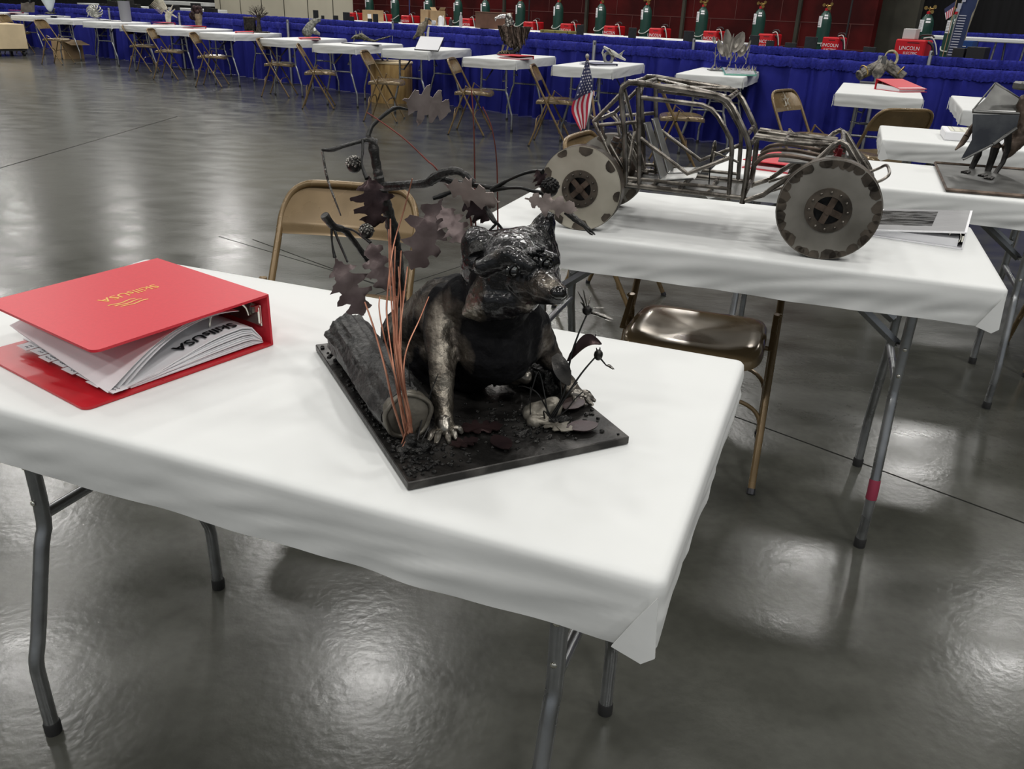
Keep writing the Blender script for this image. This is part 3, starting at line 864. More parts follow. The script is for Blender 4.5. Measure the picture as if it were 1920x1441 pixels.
steelpts = [(D(745, 625, 1.13), .05, 1.0), (D(790, 575, 1.10), .05, .9), (D(775, 640, 1.11), .035, 1.1), (D(815, 575, 1.05), .05, 1.0), (D(826, 600, .98), .04, 1.0), (D(826, 665, .95), .05, 1.1), (D(1012, 640, 1.02), .03, .9), (D(760, 610, 1.10), .07, .8), (D(800, 640, 1.06), .035, .7), (D(835, 590, .98), .045, .75), (D(826, 640, .97), .04, .6), (D(830, 720, .93), .05, 1.1), (D(832, 790, .91), .045, 1.2), (D(1045, 680, 1.03), .035, .7), (D(1075, 735, 1.02), .035, 1), (D(970, 700, 1.01), .03, .9), (D(845, 620, .98), .03, .5)]
def racmat(nm='black_patched_raccoon_metal', lo=.17, coat=.4, spec=.5, gain=1.5):
    m = mat(nm, (.008, .008, .009), .22, .5, bump=.8, bscale=42, dist=.010, coat=coat, spec=spec)
    nt = m.node_tree; N = nt.nodes; L = nt.links; b = N['Principled BSDF']
    at_ = N.new('ShaderNodeAttribute'); at_.attribute_name = 'steel'
    tc = N.new('ShaderNodeTexCoord'); n = N.new('ShaderNodeTexNoise'); n.inputs['Scale'].default_value = 26; n.inputs['Detail'].default_value = 6
    L.new(tc.outputs['Object'], n.inputs['Vector'])
    ad = N.new('ShaderNodeMath'); ad.operation = 'MULTIPLY_ADD'; ad.inputs[1].default_value = gain; ad.inputs[2].default_value = -.6*gain
    L.new(n.outputs['Fac'], ad.inputs[0])
    s = N.new('ShaderNodeMath'); s.operation = 'ADD'; L.new(at_.outputs['Fac'], s.inputs[0]); L.new(ad.outputs[0], s.inputs[1])
    r = N.new('ShaderNodeValToRGB'); r.color_ramp.elements[0].position = .12; r.color_ramp.elements[1].position = .75
    r.color_ramp.elements[0].color = (.008, .008, .009, 1); r.color_ramp.elements[1].color = (.27, .245, .205, 1)
    e = r.color_ramp.elements.new(.4); e.color = (.085, .073, .062, 1)
    L.new(s.outputs[0], r.inputs[0]); L.new(r.outputs[0], b.inputs['Base Color'])
    mr = N.new('ShaderNodeMapRange'); mr.inputs['From Max'].default_value = .5; mr.inputs['To Min'].default_value = .25; mr.inputs['To Max'].default_value = .95
    L.new(s.outputs[0], mr.inputs['Value']); L.new(mr.outputs[0], b.inputs['Metallic'])
    mr2 = N.new('ShaderNodeMapRange'); mr2.inputs['To Min'].default_value = lo; mr2.inputs['To Max'].default_value = .4
    L.new(s.outputs[0], mr2.inputs['Value']); L.new(mr2.outputs[0], b.inputs['Roughness'])
    return m
racm = racmat(gain=1.15)
for n__ in racm.node_tree.nodes:
    if n__.type == 'MATH' and n__.operation == 'MULTIPLY_ADD': n__.inputs[2].default_value = -.74
sootm = racmat('soot_black_body_metal', .55, 0, .06, 1.2)
L_ = sootm.node_tree.nodes
for n__ in L_:
    if n__.type == 'MAP_RANGE' and abs(n__.inputs['To Max'].default_value-.95) < .01: n__.inputs['To Min'].default_value = .0
    if n__.type == 'MATH' and n__.operation == 'MULTIPLY_ADD': n__.inputs[2].default_value = -.85
blob('body', chest, sootm, S, voxel=.0032, smooth=5, nz=.0022, nf=45, steel=steelpts)
# head: centre, facing and side vectors
hc = D(962, 512, .965)
face = (D(1052, 552, .885)-hc).normalized(); side = V((0, 0, 1)).cross(face).normalized(); hup = face.cross(side)
hd = [
 (D(930, 500, .985), .046, D(985, 490, .985), .044),
 (D(960, 505, .955), .046, D(985, 510, .945), .038),
 # muzzle
 (D(985, 515, .935), .034, D(1020, 538, .900), .0205),
 (D(1020, 538, .900), .0205, D(1043, 551, .882), .0135),
 # cheek ruffs
 (D(930, 540, .945), .030, D(900, 570, .945), .019),
 (D(900, 572, .945), .018, D(878, 585, .95), .008),
 (D(1010, 510, .965), .026, D(1032, 520, .985), .014),
 (D(945, 555, .935), .026, D(985, 560, .92), .018),
 # brows
 (D(905, 500, .925), .012, D(955, 478, .915), .013),
 (D(955, 478, .915), .013, D(990, 500, .902), .010),
 (D(1000, 480, .925), .011, D(1035, 490, .94), .011),
 # ears
 (D(905, 492, .975), .028, D(896, 458, .98), .022), (D(896, 458, .98), .022, D(891, 443, .984), .0135),
 (D(1005, 475, .99), .028, D(1017, 432, .998), .0165), (D(1017, 432, .998), .0165, D(1025, 408, 1.0), .010), (D(985, 470, .985), .02, D(1010, 440, .995), .016),
 (D(930, 560, .935), .026, D(905, 582, .94), .016), (D(940, 570, .935), .022, D(955, 580, .93), .014),
]
hsteel = [(D(875, 585, .93), .03, 1.3), (D(1030, 535, .88), .020, .8), (D(1005, 545, .88), .022, .75), (D(898, 545, .93), .02, .8), (D(985, 575, .9), .018, .6), (D(1020, 528, .885), .022, .6), (D(990, 545, .90), .026, .55), (D(885, 582, .94), .026, 1.1), (D(905, 560, .93), .018, .5), (D(893, 530, .93), .02, .45), (D(930, 478, .91), .02, .4), (D(1010, 555, .88), .02, .5)]
head = blob('head', hd, racm, S, voxel=.0024, smooth=3, nz=.0016, nf=60, steel=hsteel)
# dark mask panels, nose, eyes, brow beads
mb = MB()
mb.ball(D(1046, 549, .876), (.0105, .009, .0085), 14); mb.ball(D(1040, 546, .872), (.004, .003, .003), 8)
mb.build('nose', mat('black_nose', (.006, .006, .006), .2, .3, coat=.6), head, world=True)
for q_, r_ in ((D(963, 508, .894), .0062), (D(1024, 494, .906), .0056)):
    mb = MB(); mb.ball(q_, r_, 14); mb.tube([q_+side*(.0085*cos(a_))+hup*(.007*sin(a_)) for a_ in [i*pi/8 for i in range(16)]], .0022, 7, closed=True)
    mb.build('eye', mat('black_glass_eye', (.004, .004, .004), .06, .2, coat=1), head, world=True)
mb = MB(); rnd = random.Random(7)
for i in range(34):
    u = rnd.random(); px = 925+105*u; py = 478+14*sin(u*5)+rnd.uniform(-7, 7)+ (6 if u > .5 else 0)
    if .45 < u < .62: py += 16
    mb.ball(D(px, py, .912+.012*abs(u-.5)+(.012 if u < .3 else 0)), rnd.uniform(.002, .0042), 7)
mb.build('brow_beads', racm, head, world=True)
# ear hollows
for A_, B_, r_ in ((D(897, 478, .955), D(891, 448, .968), .012), (D(1018, 462, .975), D(1019, 428, .985), .010)):
    mb = MB(); mb.tube([A_, A_.lerp(B_, .5), B_], [r_, r_*.9, .003], 10); mb.build('ear_lining', slag, head, world=True)
# mouth and cheek seams
mb = MB(); mb.tube([D(1042, 561, .879), D(1020, 556, .888), D(995, 566, .9), D(970, 574, .91)], .0016, 6, sm=4); mb.build('mouth', leafd, head, world=True)
mb = MB(); mb.tube([D(990, 520, .902), D(1005, 535, .893), D(1018, 548, .886)], .0018, 6, sm=4); mb.build('weld_seam', weld, head, world=True)
# fingers
def fing(pts, r0, nm='finger', par=S, m=None):
    mb = MB(); mb.tube(pts, [r0, r0*.95, r0*1.02, r0*.8, r0*.45], 10, sm=4); return mb.build(nm, m or racm2, par, world=True)
racm2 = mat('worn_finger_steel', (.07, .063, .055), .3, .9, col2=(.32, .30, .265), scale=40, vlo=.35, vhi=.65, bump=.3, bscale=90)
zf = zb+.003
blob('paw', [(D(832, 790, .916), .011, D(834, 803, .910), .010), (D(819, 806, .912), .006, D(850, 803, .914), .006)], racm2, S, voxel=.002, smooth=3, nz=.001, nf=90)
for (a1, a2) in [((818, 806), (802, 828)), ((826, 809), (817, 832)), ((837, 809), (842, 829)), ((845, 806), (856, 824)), ((852, 803), (868, 812))]:
    s_ = D(a1[0], a1[1], .912); e_ = zp(a2[0], a2[1], zf)
    m_ = s_.lerp(e_, .45)+V((0, 0, .004)); fing([s_, m_, s_.lerp(e_, .75)+V((0, 0, .001)), e_], .0042)
blob('paw', [(D(1076, 738, 1.022), .009, D(1090, 742, 1.02), .008)], racm2, S, voxel=.002, smooth=3, nz=.001, nf=90)
for (a1, a2) in [((1088, 736), (1112, 745)), ((1090, 740), (1117, 752)), ((1088, 745), (1112, 759)), ((1082, 748), (1098, 760)), ((1076, 745), (1078, 762))]:
    s_ = D(a1[0], a1[1], 1.02); e_ = zp(a2[0], a2[1], zf+.002)
    fing([s_, s_.lerp(e_, .45)+V((0, 0, .004)), s_.lerp(e_, .75)+V((0, 0, .001)), e_], .0040)
blob('paw', [(D(968, 700, 1.015), .012, D(985, 706, 1.01), .010)], racm2, S, voxel=.002, smooth=3, nz=.001, nf=90)
for (a1, a2) in [((962, 704), (970, 720)), ((972, 707), (984, 719)), ((982, 707), (997, 716)), ((988, 703), (1002, 709))]:
    s_ = D(a1[0], a1[1], 1.01); e_ = zp(a2[0], a2[1], zf)
    fing([s_, s_.lerp(e_, .45)+V((0, 0, .003)), s_.lerp(e_, .75)+V((0, 0, .001)), e_], .0036)
# wire hairs on the back and whiskers
for i, (a_, b_) in enumerate([((792, 572), (779, 548)), ((797, 566), (787, 541)), ((799, 563), (795, 540)), ((804, 560), (806, 545)), ((815, 555), (823, 523)), ((818, 553), (829, 542)), ((812, 556), (814, 534))]):
    mb = MB(); mb.tube([D(*a_, 1.08), D(*b_, 1.09)], .0008, 5); mb.build('wire_hair', wirem, S, world=True)

# ---- oak branches
def br(pts, r, nm='branch', m=None, sm=5, n=10, rough=1):
    P = crom([D(*p) for p in pts], sm); rr = lerpr(r if isinstance(r, list) else [r, r], len(P))
    rr = [q*(1+.22*noise.noise(V((i*.9, len(pts), 2)))*rough) for i, q in enumerate(rr)]
    mb = MB(); mb.tube(P, rr, n); return mb.build(nm, m or bark, S, world=True)
tb = zp(765, 690, zb)
def brw(P, r, nm='branch', m=None):
    P = crom(P, 9); rr = lerpr(r, len(P)); rr = [q*(1+.38*noise.noise(V((i*1.7, 3, 2)))) for i, q in enumerate(rr)]
    mb = MB(); mb.tube(P, rr, 12); return mb.build(nm, m or bark, S, world=True)
tr_ = zp(742, 655, zb)
trunk = brw([tr_, D(750, 600, 1.19), D(750, 560, 1.19), D(746, 500, 1.18), D(738, 440, 1.17), D(726, 390, 1.16), D(713, 345, 1.15), D(706, 310, 1.15), D(698, 264, 1.15)], [.010, .0095, .0085, .0075, .006], 'trunk')
br([(704, 268, 1.15), (690, 262, 1.145), (672, 266, 1.14), (640, 275, 1.13), (620, 281, 1.13), (603, 281, 1.13)], [.006, .003, .0025, .0035, .0015])
br([(604, 281, 1.13), (607, 300, 1.13), (614, 335, 1.13), (627, 372, 1.12), (639, 404, 1.12)], [.0015, .0018, .001], 'twig', weld)
br([(690, 256, 1.15), (697, 238, 1.16), (715, 220, 1.17), (735, 205, 1.18), (748, 202, 1.19), (764, 205, 1.20)], [.0035, .0025, .003, .0015], 'twig', wirem)
br([(680, 262, 1.14), (680, 285, 1.13), (678, 302, 1.12), (681, 318, 1.11), (688, 335, 1.10)], [.002, .0015, .003], 'twig', wirem)
br([(712, 350, 1.15), (735, 349, 1.13), (770, 346, 1.11), (800, 343, 1.09), (816, 333, 1.08), (832, 324, 1.07), (855, 320, 1.06), (872, 328, 1.06), (888, 343, 1.06)], [.007, .006, .0055, .007, .0055, .0045, .005])
br([(806, 338, 1.09), (825, 334, 1.085), (850, 341, 1.08), (880, 346, 1.07), (925, 352, 1.05)], [.005, .004, .003])
br([(812, 372, 1.08), (830, 366, 1.08), (850, 358, 1.08)], [.0025, .0035, .002], 'twig', wirem)
br([(922, 356, 1.05), (945, 342, 1.04), (975, 328, 1.02), (1000, 321, 1.01), (1018, 322, 1.0)], [.004, .002, .002, .003], 'twig', wirem)
br([(922, 356, 1.05), (945, 353, 1.04), (975, 352, 1.02), (995, 357, 1.01), (1018, 362, 1.0)], [.004, .002, .002, .003], 'twig', wirem)
br([(905, 372, 1.07), (915, 395, 1.06), (925, 412, 1.05), (932, 420, 1.05)], [.003, .004, .002])
br([(932, 418, 1.05), (922, 428, 1.05), (910, 441, 1.05)], [.002, .0012], 'twig', wirem)
br([(932, 418, 1.05), (942, 430, 1.05), (950, 445, 1.04), (958, 462, 1.03)], [.002, .0012], 'twig', wirem)
br([(946, 436, 1.04), (944, 450, 1.03), (943, 466, 1.03)], [.0012, .001], 'twig', wirem)
br([(1062, 396, .985), (1078, 410, .98), (1098, 424, .975), (1116, 440, .97)], [.0045, .0035, .0008])
br([(1090, 418, .978), (1105, 436, .97), (1111, 440, .965)], [.002, .0007], 'twig', wirem)
br([(745, 535, 1.18), (722, 520, 1.17), (700, 502, 1.15), (680, 475, 1.13), (662, 450, 1.11), (645, 431, 1.10), (625, 424, 1.09), (608, 403, 1.08)], [.006, .0055, .0045, .004, .005, .006])
br([(622, 427, 1.09), (622, 445, 1.085), (624, 465, 1.08), (628, 484, 1.075)], [.002, .0012, .0025], 'twig', wirem)
br([(626, 428, 1.09), (634, 450, 1.085), (645, 475, 1.08), (652, 492, 1.075)], [.002, .0014], 'twig', wirem)
br([(640, 428, 1.10), (658, 430, 1.09), (675, 440, 1.08), (695, 455, 1.07)], [.002, .0014, .0025], 'twig', wirem)
def acorn(px, py, Y, r=.0105, cm=None):
    p = D(px, py, Y); t_ = MB(); t_.ball(p, (r, r, r*1.05), 14); o = t_.build('acorn', gunmetal, S, world=True)
    c = MB(); rnd = random.Random(int(px))
    for i in range(46):
        z = 1-2*(i+.5)/92; a_ = i*2.4; rr = math.sqrt(1-z*z)
        c.ball(p+V((cos(a_)*rr, sin(a_)*rr, z*1.05))*r*.98, r*.19, 5)
    c.build('acorn_cup', cm or weld, o, world=True)
leafg = mat('grey_brown_leaf_steel', (.15, .12, .115), .42, .4, col2=(.29, .245, .235), scale=18, bump=.4, bscale=60)
acorn(664, 309, 1.12); acorn(687, 434, 1.08, .0095); acorn(1031, 352, .985, .0105, slag)
OAK = [(0, 0), (.08, .04), (.13, .12), (.17, .25), (.24, .27), (.27, .17), (.33, .18), (.37, .34), (.44, .41), (.48, .36), (.50, .20), (.56, .18), (.62, .33), (.70, .37), (.72, .24), (.76, .15), (.83, .25), (.90, .20), (.93, .10), (1.0, .02)]
def leaf(base, tip, wpx, Y0, Y1, m, wide=1.0, curl=.12, roll=0, seed=0, nm='oak_leaf', tilt=None):
    """oak leaf cut from sheet, midrib from base to tip, given half width as a factor"""
    A = D(*base, Y0); B = D(*tip, Y1); ax = (B-A); L = ax.length; ax.normalize()
    vd = (A-CP).normalized()
    n0 = (vd - ax*vd.dot(ax)).normalized()
    n0 = Matrix.Rotation(R(roll), 3, ax) @ n0
    yv = n0.cross(ax)
    rnd = random.Random(seed)
    top = [(x+rnd.uniform(-.012, .012), y*wide*(1+rnd.uniform(-.22, .22))) for x, y in OAK]; bot = [(x+rnd.uniform(-.012, .012), -y*wide*(1+rnd.uniform(-.22, .22))) for x, y in OAK[1:-1]][::-1]
    poly = top+bot
    # refine outline with little teeth
    pl = []
    for i in range(len(poly)):
        a_ = poly[i]; b_ = poly[(i+1) % len(poly)]
        pl.append(a_); pl.append(((a_[0]+b_[0])/2+rnd.uniform(-.018, .018), (a_[1]+b_[1])/2+rnd.uniform(-.018, .018)))
    bm = bmesh.new(); bv = [bm.verts.new((x, y, 0)) for x, y in pl]; es = [bm.edges.new((bv[i], bv[(i+1) % len(bv)])) for i in range(len(bv))]
    bmesh.ops.triangle_fill(bm, edges=es, use_beauty=True)
    for _ in range(2): bmesh.ops.subdivide_edges(bm, edges=[e for e in bm.edges if e.calc_length() > .1], cuts=1)
    bmesh.ops.triangulate(bm, faces=bm.faces)
    bm.verts.index_update()
    def mp(v, off):
        x, y = v.x, v.y
        z = -curl*(y*y*2.2+ (x-.5)**2*.8)+.045*noise.noise(V((x*4, y*5, seed)))+.012*abs(y)**.5
        return A+ax*(x*L)+yv*(y*L)-n0*((z+off)*L)
    vs = [mp(v.co, 0) for v in bm.verts]; n = len(vs); vs2 = vs+[mp(v.co, .0012/L) for v in bm.verts]
    fs = [[v.index for v in f.verts] for f in bm.faces]; fs2 = fs+[[i+n for i in f][::-1] for f in fs]
    for e in bm.edges:
        if len(e.link_faces) == 1:
            a_, b_ = e.verts[0].index, e.verts[1].index; fs2.append([a_, b_, b_+n, a_+n])
    bm.free()
    mb = MB(); mb.add(vs2, fs2)
    mb.tube([mp(V((t/8, 0, 0)), -.004) for t in range(9)], [.0011, .0005], 5)
    return mb.build(nm, m, S, world=True, ang=70)
leaf((756, 188), (846, 208), 0, 1.19, 1.22, leafg, wide=.95, roll=18, seed=1)
leaf((692, 330), (704, 426), 0, 1.10, 1.09, leafd, wide=1.0, roll=-8, seed=2, curl=.2)
leaf((832, 346), (936, 380), 0, 1.07, 1.04, leafl, wide=.62, roll=35, seed=3)
leaf((828, 372), (772, 507), 0, 1.07, 1.06, leafm, wide=.75, roll=12, seed=4, curl=.2)
leaf((828, 385), (868, 455), 0, 1.065, 1.05, leafm, wide=.95, roll=-20, seed=5)
leaf((868, 372), (918, 412), 0, 1.08, 1.07, leafd, wide=1.0, roll=10, seed=6)
leaf((983, 372), (1082, 394), 0, .985, .965, leafl, wide=.5, roll=8, seed=7, curl=.2)
leaf((1006, 318), (1022, 352), 0, 1.0, 1.0, leafd, wide=1.1, roll=-15, seed=8)
leaf((628, 484), (682, 592), 0, 1.07, 1.06, leafm, wide=.8, roll=10, seed=9, curl=.2)
leaf((692, 450), (725, 545), 0, 1.07, 1.06, leafm, wide=.75, roll=-14, seed=10, curl=.2)
# ---- copper reeds
rb = zp(772, 846, zb)
reeds = [([(773, 335), (757, 395), (738, 460), (727, 545), (727, 610), (750, 760)], .0011),
 ([(732, 410), (733, 470), (738, 560), (745, 660), (765, 790)], .0014), ([(729, 430), (731, 520), (737, 600), (748, 700), (768, 800)], .0013),
 ([(752, 470), (748, 540), (744, 600), (752, 700), (768, 790)], .0013), ([(741, 462), (740, 540), (746, 640), (757, 740), (772, 810)], .0013),
 ([(747, 500), (752, 570), (750, 640), (757, 720), (771, 800)], .0013), ([(735, 500), (741, 580), (748, 680), (762, 770), (773, 815)], .0013),
 ([(744, 555), (738, 620), (745, 700), (760, 790)], .0012), ([(756, 545), (752, 620), (752, 690), (766, 780)], .0012),
 ([(684, 566), (700, 612), (722, 690), (738, 760), (760, 828)], .0014), ([(712, 556), (711, 580), (720, 630), (742, 710), (762, 800)], .0011),
 ([(804, 556), (786, 600), (764, 650), (757, 700), (766, 790)], .0011), ([(764, 500), (757, 560), (748, 650), (757, 740), (772, 805)], .0012)]
for i, (pts, r_) in enumerate(reeds):
    Y1 = .955; n = len(pts)
    P = []
    for k, p in enumerate(pts):
        f = min(1, max(0, (p[1]-420)/300)); P.append(D(p[0], p[1], 1.0*(1-f)+.868*f+.012*sin(i*2)*(1-f)))
    e_ = rb+V((.012*sin(i*2.1)-.004, .008*cos(i*1.7), 0)); P.append(e_)
    P = crom(P, 5); mb = MB(); mb.tube(P, [r_*.7, r_, r_*1.1], 6); mb.build('reed', copper, S, world=True)
blob('weld_clump', [(rb+V((-.01, 0, 0)), .010, rb+V((.014, .004, .004)), .010), (rb+V((.0, .0, .01)), .009, rb+V((.0, .0, .02)), .006)], slag, S, voxel=.002, smooth=1, nz=.003, nf=120)
for pts in ([(772, 840), (762, 790), (770, 745), (764, 670)], [(778, 840), (790, 790), (806, 740), (822, 700)], [(780, 845), (785, 800), (780, 760), (777, 715)], [(782, 850), (800, 808), (812, 770)], [(776, 836), (795, 822), (806, 823)], [(786, 850), (782, 806), (796, 760)]):
    P = [rb+V((.004, -.002, 0))]+[D(p[0], p[1], .90+.01*k) for k, p in enumerate(pts[1:])]
    mb = MB(); mb.tube(crom(P, 5), [.0014, .0006], 5); mb.build('stem', wirem, S, world=True)
long_ = [([(687, 210), (720, 232), (760, 262), (800, 300), (823, 323)], 1.12, (850, 600)), ([(884, 168), (887, 210), (889, 260), (890, 320), (892, 430)], 1.16, (885, 600)), ([(905, 200), (922, 240), (931, 300), (933, 380), (934, 462)], 1.16, (930, 600)), ([(884, 168), (905, 200)], 1.16, None)]
g1 = D(880, 600, 1.16); g1.z = zb
for i, (pts, Y_, e_) in enumerate(long_[:3]):
    P = [D(p[0], p[1], Y_-.02*k/len(pts)) for k, p in enumerate(pts)]
    q_ = D(pts[-1][0]+(60 if i == 0 else 4), pts[-1][1]+(90 if i == 0 else 60), 1.15); gx = q_.copy(); gx.z = zb
    P += [q_, gx]
    mb = MB(); mb.tube(crom(P, 5), [.0007, .0011, .0013], 6); mb.build('reed', copperd, S, world=True)
# ---- flower stems at the right
fb = zp(1035, 795, zb)
blob('weld_clump', [(fb+V((-.012, 0, 0)), .008, fb+V((.016, .004, .002)), .009), (zp(975, 815, zb), .007, zp(985, 812, zb), .008)], slag, S, voxel=.002, smooth=1, nz=.003, nf=120)
def st(pts, Y0, Y1, r=.0013, nm='stem'):
    n = len(pts); P = [fb+V((random.Random(pts[0][0]).uniform(-.01, .01), 0, 0))]+[D(p[0], p[1], Y0+(Y1-Y0)*k/max(1, n-1)) for k, p in enumerate(pts)]
    mb = MB(); mb.tube(crom(P, 5), [r*1.3, r, r*.8], 7); return mb.build(nm, wirem, S, world=True)
st([(1056, 740), (1070, 670), (1085, 625), (1101, 588)], .95, .98)
st([(1060, 745), (1090, 700), (1119, 666)], .95, .97)
st([(1050, 760), (1066, 735), (1083, 716)], .95, .96, .0009)
st([(1060, 770), (1078, 748), (1094, 733)], .95, .96, .0009)
st([(1010, 740), (985, 725), (972, 724)], .96, .97, .0009)
st([(1012, 700), (1000, 720), (990, 760)], .96, .95, .0008)
st([(1000, 790), (994, 750), (995, 725)], .95, .95, .0008)
st([(1020, 770), (1040, 790), (1062, 780)], .94, .94, .0009)
st([(1046, 770), (1052, 740), (1049, 700)], .95, .96, .0008)
def petal(a_, b_, Y0, Y1, w, m=weld, nm='petal'):
    A = D(*a_, Y0); B = D(*b_, Y1); mb = MB()
    P = [A, A.lerp(B, .3)+V((0, 0, .002)), A.lerp(B, .7)+V((0, 0, .001)), B]
    mb.tube(crom(P, 4), [.0012, w, w*1.05, w*.8, .0008], 8, flat=(.3, 1)); return mb.build(nm, m, S, world=True)
fl = D(1101, 582, .98)
mb = MB(); mb.ball(fl, .0065, 10); mb.build('flower_head', gunmetal, S, world=True)
for e_ in [((1098, 578), (1083, 545)), ((1100, 575), (1093, 542)), ((1103, 574), (1108, 553)), ((1108, 582), (1133, 577)), ((1106, 586), (1150, 598)), ((1108, 588), (1146, 602)), ((1096, 580), (1088, 566))]:
    petal(e_[0], e_[1], .98, .985-.02*(e_[1][0] > 1110), .0038)
A = D(1064, 676, .965); B = D(1128, 645, .96)
def lf(u, v):
    w = .0085*sin(pi*u**.8)**.8*(v-.5)*2; p = A.lerp(B, u)+V((0, 0, .016*sin(pi*u)*1.0)); return p+CU*w-fwd*(.004*(v-.5)**2)
mb = MB(); mb.grid(lf, 14, 6, th=.001); mb.build('blade_leaf', leafd, S, world=True, ang=60)
A2 = D(1040, 665, .955); B2 = D(1068, 722, .945)
def lf2(u, v):
    w = .011*sin(pi*min(1, u*.85+.12))**.8*(v-.5)*2; p = A2.lerp(B2, u); return p+(CR*.8+CU*.55)*w-fwd*(.006*sin(pi*u))
mb = MB(); mb.grid(lf2, 14, 6, th=.001); mb.build('blade_leaf', gunmetal, S, world=True, ang=60)
bd = D(1122, 665, .97); mb = MB(); mb.ball(bd, (.006, .006, .0075), 10); mb.build('seed_pod', gunmetal, S, world=True)
for e_ in ([(1126, 672), (1136, 684), (1150, 692)], [(1120, 660), (1118, 652)], [(1124, 660), (1125, 651)], [(1108, 640), (1106, 627)], [(1114, 640), (1117, 626)]):
    mb = MB(); mb.tube([D(p[0], p[1], .97) for p in e_], [.0012, .0007], 5); mb.build('twig', wirem, S, world=True)
petal((1138, 685), (1152, 692), .97, .97, .003, weld)
# fallen leaves and stone
rk = zp(1015, 772, zb+.012)
blob('stone', [(zp(1002, 775, zb+.006), .016, zp(1030, 765, zb+.012), .017), (zp(1000, 790, zb+.004), .010, zp(1020, 788, zb+.004), .010)], rockm, S, voxel=.003, smooth=4, nz=.004, nf=40)
def ground_leaf(px, py, ang, L, m, wide, seed, lift=.006, oak=True):
    c = zp(px, py, zb+lift); d = dirv(ang); e_ = V((-d.y, d.x, 0)); rnd = random.Random(seed)
    if oak:
        top = OAK; poly = [(x, y*wide) for x, y in OAK]+[(x, -y*wide) for x, y in OAK[1:-1]][::-1]
    else: poly = [(t/10, wide*.36*sin(pi*t/10)**.7) for t in range(11)]+[(t/10, -wide*.36*sin(pi*t/10)**.7) for t in range(9, 0, -1)]
    vs = []
    for s_ in (0, .0012):
        for x, y in poly: vs.append(c+d*((x-.5)*L)+e_*(y*L)+V((0, 0, s_+.16*L*(y*y*2+(x-.5)**2)+.02*L*noise.noise(V((x*5, y*5, seed)))-.002)))
    n = len(poly); cc = c.copy(); vs += [c+V((0, 0, -.002)), c+V((0, 0, -.0008))]
    fs = []
    for k in range(n): fs += [(k, (k+1) % n, 2*n), (n+(k+1) % n, n+k, 2*n+1), (k, n+k, n+(k+1) % n, (k+1) % n)]
    mb = MB(); mb.add(vs, fs); mb.build('fallen_leaf', m, S, world=True, ang=70)
ground_leaf(1040, 795, -38, .055, rockm, .8, 1); ground_leaf(900, 800, 10, .06, leafd, .8, 2); ground_leaf(940, 828, -60, .04, leafd, .9, 3, oak=False)
ground_leaf(1092, 798, 20, .045, leafd, .9, 4, oak=False); ground_leaf(1075, 755, 60, .05, leafd, .8, 5, lift=.01, oak=False); ground_leaf(870, 828, 30, .04, leafd, .8, 6)
# ------------------------------------------------------------------ tube frame buggy
bo_ = V((.1549, 2.0557, TOP+.004)); BA = -.33
t = thing('buggy_model', 'bare steel tube frame buggy with four round plate wheels on a white table', 'model car', bo_, BA)
BG = t
# local: x forward (to the right in the picture), y away from the camera, z up
W0_, W1_ = .045, .265
def T(pts, r, nm='frame_tube', m=None, sm=0, par=None, n=10):
    mb = MB(); mb.tube([V(p) for p in pts], r, n, sm=sm); return mb.build(nm, m or tubem, par or BG)
def both(pts, r, nm='frame_tube', sm=0, dy=0, m=None):
    for y in (W0_+dy, W1_-dy): T([(x, y, z) for x, z in pts], r, nm, m, sm)
both([(.385, .095), (.386, .150), (.383, .225), (.372, .250), (.333, .310), (.318, .325), (.295, .334), (.20, .342), (.11, .350), (.085, .350), (.070, .338), (.068, .320), (.085, .235), (.100, .110)], .0068, 'roll_cage_hoop')
both([(.352, .100), (.344, .215), (.338, .240), (.302, .288), (.285, .303), (.262, .311), (.118, .318)], .0055, 'door_hoop')
both([(.108, .340), (.120, .240), (.134, .105)], .0058, 'cage_post')
both([(.09, .112), (.385, .108)], .0060, 'sill_tube'); both([(.10, .128), (.35, .126)], .0045, 'sill_tube')
both([(.125, .225), (.248, .152), (.345, .200)], .0052, 'side_brace')
both([(.074, .330), (.006, .255)], .0055, 'rear_brace'); both([(.006, .255), (.100, .105)], .0050, 'rear_brace'); both([(.020, .248), (.115, .262)], .0045, 'rear_brace')
both([(.05, .205), (.09, .150)], .0045, 'rear_brace')
both([(-.012, .265), (.020, .240), (.060, .120)], .004, 'rear_brace', dy=.03)
both([(.390, .102), (.43, .120), (.457, .145), (.538, .212), (.565, .246), (.577, .254), (.592, .248), (.664, .160)], .0062, 'front_arm')
both([(.43, .118), (.50, .150), (.56, .205)], .0035, 'front_arm', dy=.03)
for y in (.075, .115, .195, .235):
    T([(.388, y, .245), (.47, y, .240), (.575, y+(.02 if y < .15 else -.02), .238)], .0050, 'bonnet_tube')
for x, z, r in [(.072, .343, .0062), (.110, .346, .0055), (.318, .327, .0062), (.372, .250, .0055), (.386, .235, .0055), (.385, .112, .006), (.10, .112, .006), (.006, .255, .0055), (.664, .160, .0055), (.585, .250, .0055), (.46, .242, .0045), (.23, .110, .005), (.30, .110, .005), (.16, .110, .005)]:
    T([(x, W0_, z), (x, W1_, z)], r, 'cross_tube')
T([(.11, W0_, .346), (.315, W1_, .332)], .0050, 'roof_brace'); T([(.11, W1_, .346), (.315, W0_, .332)], .0050, 'roof_brace')
T([(.075, W0_, .335), (.10, W1_, .120)], .0045, 'rear_brace'); T([(.075, W1_, .335), (.10, W0_, .120)], .0045, 'rear_brace')
mb = MB(); mb.box((.24, .155, .103), (.29, .20, .004)); mb.build('floor_pan', greysheet, BG)
mb = MB(); mb.box((.515, .155, .195), (.13, .15, .004)); mb.box((.60, .155, .19), (.004, .14, .06)); mb.build('front_pan', seatm, BG)
